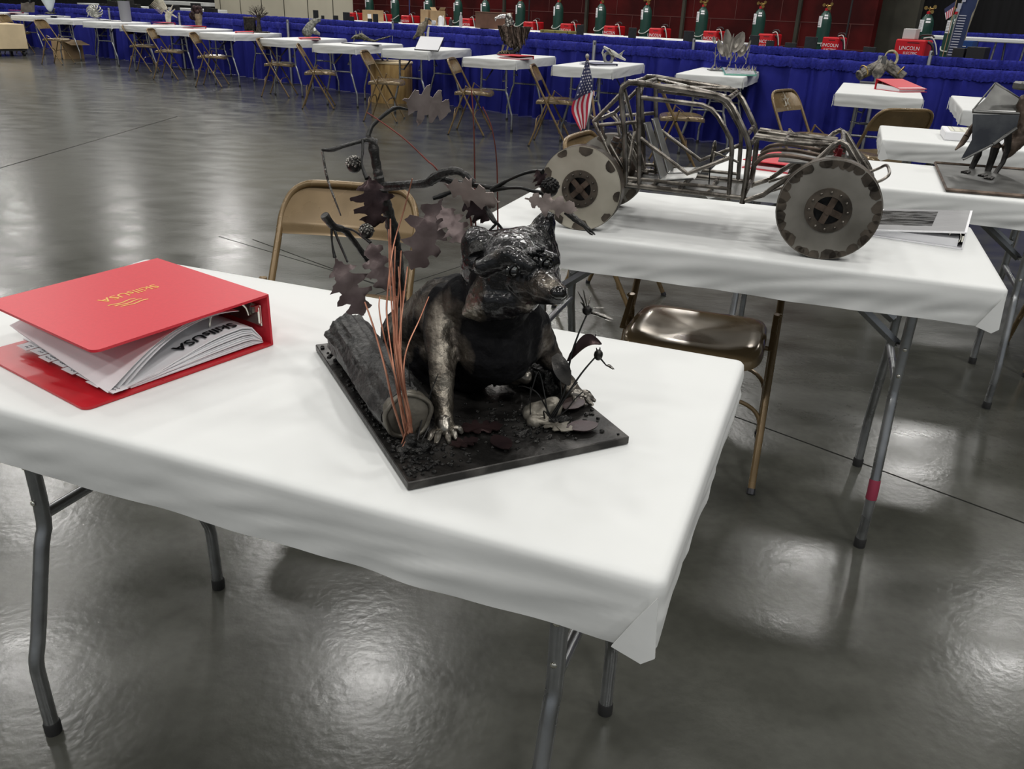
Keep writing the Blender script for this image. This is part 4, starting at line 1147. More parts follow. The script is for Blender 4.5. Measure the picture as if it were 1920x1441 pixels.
# seats
def seat(y):
    mb = MB()
    def fb_(u, v): return (.175-.055*v+.01*(2*u-1)**2, y+(u-.5)*(.075-.02*v), .125+.13*v)
    mb.grid(fb_, 8, 10, th=.002); s_ = mb.build('seat_back', seatm, BG, ang=60)
    mb = MB(); mb.grid(lambda u, v: (.175+.085*v, y+(u-.5)*.078, .118+.012*v+.008*(2*u-1)**2), 8, 6, th=.002); mb.build('seat_pan', seatm, BG, ang=60)
seat(.105); seat(.205)
mb = MB(); mb.tube([(.285, .205+.028*cos(a_), .185+.026*sin(a_)) for a_ in [i*pi/10 for i in range(20)]], .003, 6, closed=True); mb.build('steering_wheel', tubem, BG)
T([(.286, .205, .185), (.35, .205, .165)], .003, 'steering_column')
T([(.29, .155, .112), (.285, .155, .18)], .0015, 'gear_stick', wirem)
# engine lump
blob('engine', [(V((.02, .155, .12))+bo_, .03, V((.07, .155, .13))+bo_, .03)], brownsteel, BG, voxel=.005, smooth=1, nz=.006, nf=60)
# (the blob is laid in world axes at the model's origin, so turn it with its parent)
for y in (.10, .21):
    T([(.055, y, .215), (.02, y-.0, .12)], .009, 'rear_shock', brownsteel)
    mb = MB(); mb.tube([(.055-.035*k/40+.0105*cos(k*1.0), y+.0105*sin(k*1.0), .215-.095*k/40) for k in range(41)], .0022, 5); mb.build('coil_spring', darksteel, BG)
redsh = mat('dull_red_damper', (.16, .01, .015), .45, .4)
for y in (.075, .235):
    T([(.582, y, .235), (.575, y, .145)], .0055, 'front_shock', redsh)
    mb = MB(); mb.tube([(.582-.007*k/36+.009*cos(k*1.0), y+.009*sin(k*1.0), .225-.07*k/36) for k in range(37)], .002, 5); mb.build('coil_spring', redsh, BG)
for y, y2 in ((.035, .09), (.275, .22)):
    T([(.575, y, .11), (.47, y2, .125)], .0038, 'wishbone'); T([(.575, y, .11), (.60, y2, .135)], .0038, 'wishbone'); T([(.575, y, .118), (.56, y2, .15)], .0035, 'wishbone')
    T([(.0, y, .10), (.12, y2, .115)], .005, 'trailing_arm')
T([(0, .01, .10), (0, .30, .10)], .006, 'rear_axle'); T([(.575, .01, .105), (.575, .30, .105)], .004, 'tie_rod')
for y in (.06, .16, .25): T([(.40, y, .185), (.42, y, .205), (.47, y, .212), (.54, y, .205)], .005, 'pipe', brownsteel, 4)
T([(.664, .07, .165), (.682, .07, .175), (.695, .085, .186), (.697, .155, .190), (.695, .225, .186), (.682, .24, .175), (.664, .24, .165)], .0035, 'bumper_loop', None, 4)
T([(.664, W0_+.02, .158), (.664, W1_-.02, .158)], .008, 'nose_bar')
# wheels
shadedface = mat('shaded_plate_wheel_steel', (.15, .14, .12), .42, .55, col2=(.29, .275, .245), scale=7, rvar=.06, bump=.1, bscale=20)  # darker wheel steel, the unlit side's shade put into the colour
wheelrim = mat('scorched_rim_steel', (.035, .03, .025), .5, .6, col2=(.12, .10, .08), scale=24)
def wheel(x, y, r, s, rot, steer=0, nb=24, bs=1.0, face=None):
    """s = -1: face toward the camera"""
    w = MB(); q = Matrix.Translation((x, y, r)) @ Matrix.Rotation(R(steer), 4, 'Z') @ Matrix.Rotation(R(90), 4, 'X')
    n = 48; h = .021
    # tread and two discs, hole in the middle
    hub = r*.36
    prof = [(hub, h), (r*.86, h*1.02), (r, h*.90), (r, -h*.90), (r*.86, -h*1.02), (hub, -h), ]
    w.lathe(prof, n, q, cap=False)
    wb = w.build('wheel', face or shadedface, BG, ang=25)
    # scorched scallops around the edge, standing a hair proud of the face
    e = MB(); rn = random.Random(int(r*1e4)+rot)
    for k in range(nb):
        a_ = 2*pi*k/nb+rn.uniform(-.1, .1); rr = r*.15*bs*rn.uniform(.6, 1.2); c = V((cos(a_)*(r*.955), sin(a_)*(r*.955), 0)); pl_ = []
        for j in range(12):
            b_ = 2*pi*j/12; p_ = c+V((cos(b_)*rr*rn.uniform(.8, 1.1), sin(b_)*rr*rn.uniform(.8, 1.1), 0))
            if p_.length > r*.985: p_ = p_*(r*.985/p_.length)
            pl_.append((p_.x, p_.y))
        for f in (1, -1): e.prism(pl_, .0006, q @ Matrix.Translation((0, 0, f*(h*1.02+.0002))))
    e.lathe([(r*.985, h*.92), (r*1.012, h*.8), (r*1.012, -h*.8), (r*.985, -h*.92)], n, q, cap=False)
    e.build('scorched_rim', wheelrim, wb)
    rg = MB()
    for f in (1, -1): rg.lathe([(hub*.78, f*(h*.6)), (hub*.78, f*(h*1.15)), (hub*1.24, f*(h*1.15)), (hub*1.26, f*h*.95)], 32, q, cap=False)
    rg.build('hub_ring', wheelrim, wb)
    for f in ((1, -1) if y > .1 else (1,)):
        for k in range(12):
            bl = MB(); bl.ball(q @ V((hub*1.02*cos(k*pi/6), hub*1.02*sin(k*pi/6), f*h*1.2)), hub*.07, 7); bl.build('bolt', tubem, wb)
    sp = MB()
    for k in range(2):
        M_ = q @ Matrix.Rotation(R(45+rot+90*k), 4, 'Z')
        for f in (1, -1): sp.box((0, 0, f*h*.95), (hub*1.9, hub*.36, .003), M=M_)
    sp.lathe([(.009, -h*1.2), (.009, h*1.2)], 12, q); sp.build('hub_cross', brownsteel, wb)
    dk = MB(); dk.lathe([(hub*.99, -h*.3), (hub*.99, h*.3)], 24, q); dk.build('hub_recess', blackp, wb)
litface = mat('lit_plate_wheel_steel', (.34, .31, .25), .45, .45, col2=(.52, .49, .41), scale=7, bump=.1, bscale=20)  # same wheel steel, made paler in colour for the lit rear wheel
wheel(0, 0.0, .102, -1, 0, nb=9, bs=1.25, face=litface); wheel(0, .305, .098, 1, 20, nb=10, bs=1.3)
wheel(.578, .0, .112, -1, 25, nb=30); wheel(.578, .305, .108, 1, 10)
# small flag on the tail
fg = thing('small_flag', 'small stars and stripes flag on a wooden stick at the buggy tail', 'flag', bo_+V((0, 0, 0)))
A = dY(1117, 236, 2.20); B = dY(1101, 107, 2.19)
FS = fg; mb = MB(); mb.tube([A, B], .003, 8); mb.build('stick', dowel, fg, world=True)
mb = MB(); mb.ball(B+V((0, 0, .002)), (.005, .005, .006), 8); mb.build('finial', mat('dull_finial', (.4, .38, .34), .4, .5), fg, world=True)
# the cloth hangs limp: fly downwards, part of it folded behind
def poly(P, t):
    k = t*(len(P)-1); i = min(int(k), len(P)-2); return V(P[i]).lerp(V(P[i+1]), k-i)
LE = crom([dY(*p, 2.165) for p in ((1099, 113), (1090, 143), (1081, 172), (1071, 203), (1079, 226), (1089, 244))], 4)
RE = crom([dY(*p, 2.19) for p in ((1103, 113), (1108, 140), (1112, 166), (1108, 190), (1104, 215), (1098, 239))], 4)
def fpt(u, v):
    p = poly(LE, u).lerp(poly(RE, u), v)
    return p+V((0, -.010*sin(v*7+u*2)*(.3+u)+.004*sin(u*9+v*4), 0))
cloth = MB()
NS = 8
cloth.grid(lambda u, v: fpt(v*(.50-.06*u), u), 14, 16, mi=2, th=.0008)
for k in range(NS):
    v0, v1 = k/NS, (k+1)/NS
    cloth.grid(lambda u, v, v0=v0, v1=v1: fpt((.50-.06*(v0+(v1-v0)*v))*(1-u)+u, v0+(v1-v0)*v), 16, 2, mi=0 if k % 2 == 0 else 1, th=.0008)
cl = cloth.build('flag_cloth', [flagred, flagwhite, flagblue], fg, world=True, ang=60)
rc = MB()
for k in range(4):
    rc.grid(lambda u, v, k=k: dY(1110+5*(k/4+v/4), 168+9*u+3*(k/4+v/4), 2.205), 3, 1, mi=k % 2, th=.0008)
rc.build('flag_fold', [flagred, flagwhite], fg, world=True)
stars = MB()
for r_ in range(11):
    for c_ in range(5 if r_ % 2 == 0 else 4):
        v = (c_+.5)/5 if r_ % 2 == 0 else (c_+1)/5; u = (r_+.7)/11.6*.47
        if r_ < 3 and c_ % 2: continue
        o = fpt(u, v); du = (fpt(u+.01, v)-o).normalized(); dv = (fpt(u, v+.01)-o).normalized(); nn = du.cross(dv).normalized()
        for f in (1, -1):
            pl_ = [o+nn*(f*.0010+(0))+(du*cos(j*pi/5)+dv*sin(j*pi/5))*(.0030 if j % 2 == 0 else .0013) for j in range(10)]
            stars.add(pl_, [tuple(range(10))])
sf = stars.build('star_field', flagwhite, cl, world=True)
# ------------------------------------------------------------------ what stands on the tables behind
ZT = TOP+.004
GB = 'red ring binders on the tables'
def put_binder(pa, pb, label, h=.06, cov=None, op=0, w=.27, hh=.292, group=GB, flip=False, ring=True):
    """pa, pb: photo points of the two ends of the edge nearest the camera (at table height)"""
    A = at(*pa, ZT); B = at(*pb, ZT)
    if flip: A, B = B, A
    d = (B-A); d.z = 0; ang = math.atan2(d.y, d.x)
    t = make_binder('ring_binder', label, w=w, h=hh, th=h, open_ang=op, cov=cov, group=group, ring=ring)
    t.location = V((B.x, B.y, ZT)) + V((-sin(ang), cos(ang), 0))*hh/2*(-1 if flip else 1); t.rotation_euler = (0, 0, ang)
    return t
# binder beside the buggy: clear sleeved cover, lying partly open
wt = make_binder('display_binder', 'white ring binder with a grey picture under its clear cover, by the buggy wheel', w=.275, h=.30, th=.043, open_ang=-7, cov=white)
A = at(1612, 440, ZT); B = at(1803, 468, ZT); C_ = at(1818, 402, ZT); ang = math.atan2(B.y-A.y, B.x-A.x)
wt.location = V((B.x, B.y, ZT))+V((-sin(ang), cos(ang), 0))*.15; wt.rotation_euler = (0, 0, ang)
pic = mat('grey_picture_print', (.05, .05, .05), .12, col2=(.30, .30, .30), scale=18, vlo=.45, vhi=.55, aniso=(1, 5, 1), bump=.5, bscale=14, dist=.004, coat=1)
slv = mat('glossy_sleeve', (.72, .72, .73), .1, bump=.5, bscale=10, dist=.004, coat=1)
Mf = Matrix.Translation((0, 0, .043)) @ Matrix.Rotation(R(-7), 4, 'Y')
mb = MB(); mb.box((-.135, 0, .0008), (.262, .29, .0012), M=Mf); mb.build('clear_sleeve', slv, wt)
mb = MB(); mb.box((-.155, .012, .0018), (.15, .20, .0008), M=Mf); mb.build('cover_picture', pic, wt)
# red binder under the buggy nose, on the table behind
put_binder((1420, 318), (1530, 333), 'red ring binder seen through the buggy frame, on the table behind', group=GB, h=.03)
# open display book on the right
ob = thing('display_book', 'open white display book with a handwritten page, on the right hand table', 'book', at(1835, 268, ZT), R(-20.5))
mb = MB(); mb.box((0, .13, .02), (.30, .25, .04), bev=.004); mb.build('cover', white, ob)
mb = MB(); mb.box((0, .13, .0415), (.25, .20, .002)); mb.build('page', mat('cream_page', (.66, .65, .55), .6), ob)
mb = MB()
for k in range(6):
    for j in range(7): mb.box((-.075+.026*k+.003*sin(j*3), .05+.024*j, .0428), (.010+.006*sin(j+k), .0025, .0004))
mb.box((-.108, .13, .0428), (.002, .19, .0004)); mb.build('page_writing', inkgrey, ob)
ob2 = thing('display_frame', 'pale framed sheet standing on the half hidden table at the right', 'frame', at(1818, 232, ZT), R(-20))

bpy.data.objects.remove(ob2)
put_binder((1639, 167), (1710, 176), 'red ring binder on the metal log table', h=.08, op=-12, flip=True)
put_binder((975, 112), (1001, 111), 'thin red ring binder in front of the metal eagle', h=.035)
put_binder((557, 74), (601, 75), 'red ring binder below the howling wolf bust', h=.03, op=-3)
put_binder((437, 62), (476, 63), 'red ring binder beside the little metal tree', h=.03, op=-3)
put_binder((351, 54), (387, 54), 'red ring binder under the dark flower sculpture', h=.04)
put_binder((290, 47), (329, 47), 'red ring binder below the feathered wing sculpture', h=.04)
put_binder((8, 24), (42, 25), 'red ring binder on the farthest left table', h=.06)
put_binder((1103, 124), (1158, 124), 'slim grey binder in front of the curled steel skull', h=.022, cov=mat('blue_grey_cover', (.16, .17, .24), .4), group='grey and black binders', ring=False)
def sheet_book(pa, pb, label, back=.22, lean=0, black=True):
    A = at(*pa, ZT); B = at(*pb, ZT); d = B-A; L = d.length; ang = math.atan2(d.y, d.x)
    t = thing('open_folder', label, 'folder', V((A.x, A.y, ZT)), ang)
    M = Matrix.Rotation(R(lean), 4, 'X')
    mb = MB(); mb.box((L/2, back/2, .004), (L, back, .008), M=M); mb.build('cover', blackp, t)
    mb = MB(); mb.box((L/2, back/2+.004, .009), (L*.96, back*.93, .003), M=M); mb.build('page', white, t)
    if lean > 20:
        mb = MB(); h_ = back*sin(R(lean))*.9; mb.box((L/2, back*.95*cos(R(lean))+.0, h_/2), (.03, .004, h_)); mb.build('stand', blackp, t)
sheet_book((777, 94), (822, 97), 'white sheet on a leaning black folder in front of the small bird', back=.20, lean=48)
sheet_book((640, 81), (688, 85), 'white open folder in front of the crawling metal lizard', back=.25)
sheet_book((184, 38), (222, 40), 'open folder with pinkish pages left of the translucent cylinder', back=.2)
sheet_book((140, 34), (171, 36), 'open grey folder below the curling silver creature', back=.2)
sheet_book((66, 29), (108, 31), 'thin pile of papers below the tall pale shell', back=.18)
# clear plaque on the plant table
pl = thing('acrylic_plaque', 'clear greenish plaque lying in front of the tall metal plants', 'plaque', V((0, 0, 0)))
a0 = at(1358, 141, ZT); a1 = at(1419, 143, ZT); a2 = at(1410, 127, ZT); a3 = at(1350, 124, ZT)
pl.location = a0; mb = MB()
ps = [a0, a1, a2, a3]; mb.add([p for p in ps]+[p+V((0, 0, .012)) for p in ps], [(3, 2, 1, 0), (4, 5, 6, 7), (0, 1, 5, 4), (1, 2, 6, 5), (2, 3, 7, 6), (3, 0, 4, 7)]); mb.build('slab', [glassedge], pl, world=True)
mb = MB(); qs = [a0.lerp(a2, .04)+V((0, 0, .0125)), a1.lerp(a3, .04)+V((0, 0, .0125)), a2.lerp(a0, .04)+V((0, 0, .0125)), a3.lerp(a1, .04)+V((0, 0, .0125))]
mb.add(qs+[q+V((0, 0, .002)) for q in qs], [(3, 2, 1, 0), (4, 5, 6, 7), (0, 1, 5, 4), (1, 2, 6, 5), (2, 3, 7, 6), (3, 0, 4, 7)]); mb.build('etched_face', mat('frosted_print', (.50, .50, .50), .2, col2=(.78, .78, .78), scale=14), pl, world=True)

# ---- small sculptures; each is anchored on its table
def stand(name, label, px, py, cat='sculpture'):
    p = at(px, py, ZT)
    while p.y > CF-.85*p.x-.42: py += .25; p = at(px, py, ZT)
    return thing(name, label, cat, p), p
def slab(px, dx, w_, d_, h_, m, par, rz=0, nm='base_slab'):
    q = dY(px, 80, par.location.y+dx); mb = MB(); mb.box((q.x, q.y, ZT+h_/2), (w_, d_, h_), rz=rz, bev=.002); return mb.build(nm, m, par, world=True)
def W(p, dx, dz, dy=0): return V((p.x+dx, p.y+dy, p.z+dz))     # offsets in metres, seen from the front
# metal log bundle
t, p = stand('log_sculpture', 'bundle of bark textured metal logs tied with rope, a hook on top', 1655, 158)
mb = MB(); mb.box(W(p, .0, .004, .06), (.34, .22, .008), rz=R(-20)); mb.build('base_plate', greysheet, t, world=True)
def lg_(a, b, r, sd): 
    global S
    S0 = S; S = t; o = logmesh(a, b, r, r*1.05, 'log', bark2, seed=sd, ridge=.3); S = S0; return o
bark2 = mat('grey_bark_metal', (.05, .047, .042), .5, .5, col2=(.22, .20, .17), scale=26, bump=1, bscale=70, dist=.006)
sc_ = .0042
def at2(px, py, dy=0): return dY(px, py, p.y+dy)
lg_(at2(1610, 142, .05), at2(1652, 120, .12), .042, 3); lg_(at2(1694, 146, .0), at2(1662, 120, .08), .042, 5)
lg_(at2(1645, 138, -.07), at2(1658, 118, .10), .044, 7)
for (a_, b_, c_) in (((1614, 129), (1620, 133), (1627, 138)), ((1690, 127), (1688, 134), (1684, 142))):
    mb = MB(); m_ = at2(*b_, .02); ax = (at2(1652, 120, .12)-at2(1610, 142, .05)).normalized() if a_[0] < 1650 else (at2(1662, 120, .08)-at2(1694, 146)).normalized()
    x_ = ax.orthogonal().normalized(); y_ = ax.cross(x_)
    mb.tube([m_+(x_*cos(q)+y_*sin(q))*.048 for q in [i*pi/9 for i in range(18)]], .006, 7, closed=True); mb.build('rope_ring', brass, t, world=True)
mb = MB(); mb.tube([at2(*q_, .04) for q_ in ((1658, 108), (1664, 98), (1674, 95), (1681, 101), (1682, 112), (1676, 122), (1670, 131))], [.004, .008, .011, .011, .007], 9, sm=4); mb.build('rope_hook', mat('rope_yellow', (.30, .26, .14), .6, col2=(.5, .45, .28), scale=50, bump=.8, bscale=60), t, world=True)
mb = MB(); mb.box(at2(1657, 115, .0), (.035, .02, .085), rz=0); mb.build('axe_block', greysheet, t, world=True)
# metal plants
t, p = stand('plant_sculpture', 'tall grey metal plants with broad blade leaves in a bed of curls', 1370, 131)
mb = MB(); mb.box(W(p, .02, .004, .05), (.46, .18, .008), rz=R(0)); mb.build('base_plate', greysheet, t, world=True)
plm = mat('grey_leaf_sheet', (.20, .18, .16), .45, .6, col2=(.38, .35, .31), scale=14, bump=.3, bscale=40)
def blade(par, a_, b_, w, m=plm, dy0=0, dy1=0, nm='blade_leaf'):
    A = dY(*a_, par[1].y+dy0); B = dY(*b_, par[1].y+dy1); ax = B-A
    def f(u, v):
        ww = w*sin(pi*min(1, u*.9+.06))**.75*(v-.5)*2; q = A.lerp(B, u); s_ = CR*(-ax.normalized().dot(CU))*-1+CU*(-ax.normalized().dot(CR))
        return q+s_*ww+V((0, -.35*abs(ww)+.02*sin(pi*u), 0))
    mb = MB(); mb.grid(f, 10, 6, th=.002); return mb.build(nm, m, par[0], world=True, ang=60)
pp = (t, p)
for a_, b_, w, d0 in (((1366, 108), (1363, 55), .055, .04), ((1374, 98), (1394, 60), .062, .03), ((1354, 102), (1347, 74), .035, .02), ((1368, 100), (1376, 63), .012, 0), ((1390, 98), (1396, 85), .02, 0), ((1355, 106), (1362, 82), .05, .05), ((1385, 106), (1398, 84), .045, .05), ((1400, 95), (1408, 76), .014, .02), ((1341, 82), (1338, 68), .02, .0), ((1378, 90), (1386, 72), .022, .0)):
    blade(pp, a_, b_, w, dy0=d0, dy1=d0)
for a_, b_ in (((1340, 124), (1342, 88)), ((1341, 108), (1347, 100)), ((1343, 106), (1338, 98)), ((1368, 124), (1372, 96)), ((1368, 118), (1378, 98)), ((1364, 112), (1359, 100)), ((1363, 112), (1368, 95)), ((1378, 116), (1386, 100)), ((1380, 112), (1378, 98)), ((1398, 120), (1402, 96)), ((1399, 112), (1394, 104)), ((1401, 108), (1407, 85)), ((1372, 110), (1370, 80)), ((1350, 112), (1346, 70))):
    mb = MB(); mb.tube([dY(*a_, p.y+.03), dY(*b_, p.y+.03)], [.0055, .003], 6); mb.build('stalk', plm, t, world=True)
rnd = random.Random(5)
for k in range(26):
    x = rnd.uniform(1330, 1418); y0 = 130+ (x-1330)*.03
    q = dY(x, y0, p.y-.02+rnd.uniform(-.05, .08)); mb = MB(); mb.tube([q, q+V((rnd.uniform(-.03, .03), rnd.uniform(-.02, .02), rnd.uniform(.02, .06)))], [.008, .001], 5, flat=(1, .3)); mb.build('grass_curl', plm, t, world=True)
# curled steel skull
t, p = stand('skull_sculpture', 'curled steel skull shape with a ring and horns', 1140, 119)
mb = MB(); mb.tube([W(p, .0+.042*cos(q), .055+.048*sin(q), .03*sin(q)) for q in [i*pi/12 for i in range(24)]], .011, 8, closed=True, flat=(1, 1.6)); mb.build('ring', greysheet, t, world=True)
pale = mat('pale_sheet_steel', (.30, .30, .27), .38, .7, col2=(.55, .54, .48), scale=12)
blob('snout', [(dY(1133, 88, p.y), .012, dY(1150, 100, p.y), .026), (dY(1150, 100, p.y), .026, dY(1172, 112, p.y), .010)], pale, t, voxel=.004, smooth=3)
mb = MB(); mb.grid(lambda u, v: dY(1140, 92, p.y-.03).lerp(dY(1160, 116, p.y-.03), u)+V((.02*v, 0, -.03*v*sin(pi*u))), 8, 3, th=.003); mb.build('jaw_sheet', brownsteel, t, world=True)
for a_, b_ in (((1160, 104), (1171, 94)), ((1164, 106), (1168, 97)), ((1132, 92), (1128, 100)), ((1130, 98), (1131, 108))):
    mb = MB(); mb.tube([dY(*a_, p.y), dY(*b_, p.y)], [.010, .003], 6, flat=(1, .4)); mb.build('horn', pale, t, world=True)
# eagle
t, p = stand('eagle_sculpture', 'large metal eagle with bright head and dark swept wings', 955, 104)
def Q(px, py, dy=0): return dY(px, py, p.y+dy)
slab(955, .02, .26, .16, .02, gunmetal, t, .2)
blob('perch', [(Q(942, 99), .028, Q(962, 98), .030), (Q(962, 98), .03, Q(970, 90), .02)], gunmetal, t, voxel=.006, smooth=2, nz=.004, nf=40)
feath = mat('dark_feather_steel', (.035, .027, .022), .4, .7, col2=(.20, .15, .12), scale=26, vlo=.4, vhi=.7, bump=1, bscale=60, dist=.01, aniso=(1.6, 1.6, .5))
blob('body', [(Q(948, 52), .040, Q(950, 70), .052), (Q(950, 70), .05, Q(958, 85), .03), (Q(965, 60, .04), .05, Q(972, 78, .04), .035)], feath, t, voxel=.006, smooth=2, nz=.01, nf=40)
for k, (x0, y0, x1, y1, d) in enumerate([(948, 50, 948, 84, -.05), (958, 50, 966, 96, -.04), (968, 50, 976, 92, -.02), (978, 51, 982, 84, .0), (986, 51, 986, 74, .02), (990, 50, 988, 66, .04), (940, 48, 945, 78, .0), (963, 52, 972, 99, .03)]):
    A = Q(x0, y0, d); B = Q(x1, y1, d+.02)
    mb = MB(); mb.grid(lambda u, v, A=A, B=B, k=k: A.lerp(B, u)+V(((v-.5)*.085*(1-.55*u), .02*sin(pi*v)+.006*sin(v*20), .012*sin(v*pi*3+k)*u)), 10, 8, th=.004); mb.build('wing_feathers', feath, t, world=True, ang=60)
blob('neck', [(Q(955, 30), .030, Q(958, 42), .036), (Q(950, 36), .02, Q(952, 50), .030)], silvfeather, t, voxel=.005, smooth=1, nz=.008, nf=60)
blob('head', [(Q(946, 30), .024, Q(938, 31), .022), (Q(936, 32), .018, Q(929, 34), .010), (Q(930, 35), .010, Q(929, 40), .004)], mat('bright_scrap_steel', (.5, .5, .5), .25, .9, col2=(.75, .75, .74), scale=20), t, voxel=.004, smooth=1, nz=.004, nf=50)
eclaw = mat('dull_claw', (.22, .18, .11), .4, .6)
for x in (944, 953):
    mb = MB(); mb.tube([Q(x, 84), Q(x-2, 92), Q(x-3, 97, -.02)], [.014, .009, .008], 8); mb.build('foot', eclaw, t, world=True)
    for q_ in (-6, -1, 4):
        mb = MB(); mb.tube([Q(x-3, 96, -.02), Q(x-3+q_, 98, -.04), Q(x-3+q_*1.3, 101, -.05)], [.006, .005, .002], 6); mb.build('talon', eclaw, t, world=True)
# small bird
t, p = stand('bird_sculpture', 'small brown metal bird standing beside a pale bone post', 795, 85)
birdm = mat('brown_feather_steel', (.10, .085, .06), .5, .5, col2=(.24, .21, .16), scale=30, bump=1, bscale=60, dist=.008)
def Q(px, py, dy=0): return dY(px, py, p.y+dy)
blob('body', [(Q(800, 36), .026, Q(799, 42), .028), (Q(799, 42), .03, Q(791, 52), .055), (Q(791, 52), .055, Q(786, 62), .042), (Q(786, 62), .035, Q(775, 72), .012)], birdm, t, voxel=.007, smooth=3, nz=.004, nf=50)
mb = MB(); mb.tube([Q(804, 35, -.01), Q(808, 38, -.02), Q(809, 42, -.02)], [.012, .008, .002], 7); mb.build('beak', darksteel, t, world=True)
mb = MB(); mb.ball(Q(804, 36, -.02), .006, 8); mb.build('eye', rubber, t, world=True)
blob('leg', [(Q(790, 66), .02, Q(790, 81), .008)], birdm, t, voxel=.005, smooth=1); blob('leg', [(Q(795, 64), .016, Q(794, 81), .008)], birdm, t, voxel=.005, smooth=1)
mb = MB(); mb.tube([Q(804, 50), Q(802, 62), Q(801, 82)], [.012, .017, .014], 9); mb.build('bone_post', mat('bone_white', (.5, .48, .42), .5), t, world=True)
slab(796, .0, .20, .12, .012, gunmetal, t)
# lizard
t, p = stand('lizard_sculpture', 'low dark metal lizard with a long raised tail', 690, 78)
lz = mat('olive_scaled_steel', (.035, .035, .025), .45, .6, col2=(.18, .17, .12), scale=30, bump=1, bscale=50, dist=.008)
def Q(px, py, dy=0): return dY(px, py, p.y+dy)
blob('body', [(Q(666, 70), .030, Q(678, 68), .042), (Q(678, 68), .042, Q(690, 74), .025), (Q(690, 74), .02, Q(702, 77), .014), (Q(702, 77), .014, Q(725, 70), .010), (Q(725, 70), .010, Q(735, 67), .005), (Q(664, 70), .02, Q(660, 72), .014)], lz, t, voxel=.006, smooth=2, nz=.006, nf=50)
for x in (668, 675, 679):
    mb = MB(); mb.tube([Q(x, 64), Q(x-1, 57)], [.006, .002], 6); mb.build('spike', chrome, t, world=True)
mb = MB(); mb.tube([Q(736, 67), Q(736, 79)], .005, 6); mb.build('tail_prop', steelleg, t, world=True)
for x in (665, 684): blob('leg', [(Q(x, 72, -.02), .012, Q(x-2, 79, -.03), .007)], lz, t, voxel=.005, smooth=1)
# wolf
t, p = stand('wolf_sculpture', 'howling grey metal wolf bust with a white disc', 583, 66)
def Q(px, py, dy=0): return dY(px, py, p.y+dy)
wlf = mat('grey_fur_steel', (.10, .10, .085), .45, .6, col2=(.28, .28, .25), scale=34, bump=1, bscale=50, dist=.01)
blob('bust', [(Q(576, 60), .075, Q(582, 50), .065), (Q(582, 50), .062, Q(589, 41), .045), (Q(589, 41), .042, Q(599, 36), .022), (Q(588, 42), .03, Q(600, 39.5), .014), (Q(583, 40), .02, Q(580, 36), .008), (Q(586, 56), .05, Q(598, 64), .02)], wlf, t, voxel=.008, smooth=2, nz=.008, nf=40)
mb = MB(); mb.ball(Q(590, 55, -.07), (.018, .006, .024), 12); mb.build('white_disc', white, t, world=True)
# little tree and its dark box
t, p = stand('tree_sculpture', 'little black metal tree with many bare twigs', 486, 60)
def Q(px, py, dy=0): return dY(px, py, p.y+dy)
trm = mat('black_twig_steel', (.02, .017, .014), .5, .5, col2=(.07, .06, .05), scale=30)
slab(492, .0, .24, .14, .02, trm, t)
mb = MB(); mb.tube([Q(486, 60), Q(485, 46), Q(485, 36), Q(486, 30)], [.05, .032, .026, .02], 9, sm=2); mb.build('trunk', trm, t, world=True)
rnd = random.Random(9)
for k in range(20):
    a_ = pi*(-.12+1.24*k/19); L_ = rnd.uniform(.13, .21); b = Q(485+rnd.uniform(-2, 2), 33+rnd.uniform(-3, 4))
    e1_ = b+V((cos(a_)*L_*.55, rnd.uniform(-.08, .08), sin(a_)*L_*.45+.03)); mb = MB(); mb.tube([b, b.lerp(e1_, .6)+V((0, 0, -.01)), e1_], [.009, .006, .004], 5)
    for j in range(3):
        e2_ = e1_+V((cos(a_+rnd.uniform(-.9, .9))*.07, rnd.uniform(-.04, .04), abs(sin(a_+rnd.uniform(-.6, .6)))*.07+.02)); mb.tube([e1_, e2_], [.004, .0015], 4)
    mb.build('bough', trm, t, world=True)
bx = thing('dark_box', 'dark wooden box left of the little metal tree', 'box', at(466, 58, ZT), R(-20)); mb = MB(); mb.box((0, .12, .105), (.20, .2, .18), bev=.004); mb.build('box_body', trm, bx); mb = MB(); mb.box((0, .12, .2), (.21, .21, .02), bev=.004); mb.build('lid', brownsteel, bx)
for sx_ in (-.08, .08):
    mb = MB(); mb.box((sx_, .12, .008), (.03, .18, .016)); mb.build('runner', trm, bx)
# dark flower on a tan vase
t, p = stand('flower_sculpture', 'dark metal flower on a small tan holder', 373, 50)
def Q(px, py, dy=0): return dY(px, py, p.y+dy)
mb = MB(); q = Matrix.Translation(Q(373, 49)); mb.lathe([(.05, 0), (.055, .05), (.075, .15), (.06, .21), (.03, .215)], 14, q); mb.build('holder', mat('tan_metal', (.22, .18, .12), .5, .4, var=.3, scale=20), t, world=True)
rnd = random.Random(3)
for k in range(16):
    a_ = k*2.4; c = Q(367, 24)+V((cos(a_)*.07, .05*sin(a_), .07*sin(a_*1.7))); mb = MB(); mb.ball(c, (.055, .02, .045), 8, M=Matrix.Rotation(a_, 4, 'Y')); mb.build('petal', leafd, t, world=True)
mb = MB(); mb.tube([Q(367, 26), Q(369, 34), Q(372, 40)], .014, 7); mb.build('stem', leafd, t, world=True)
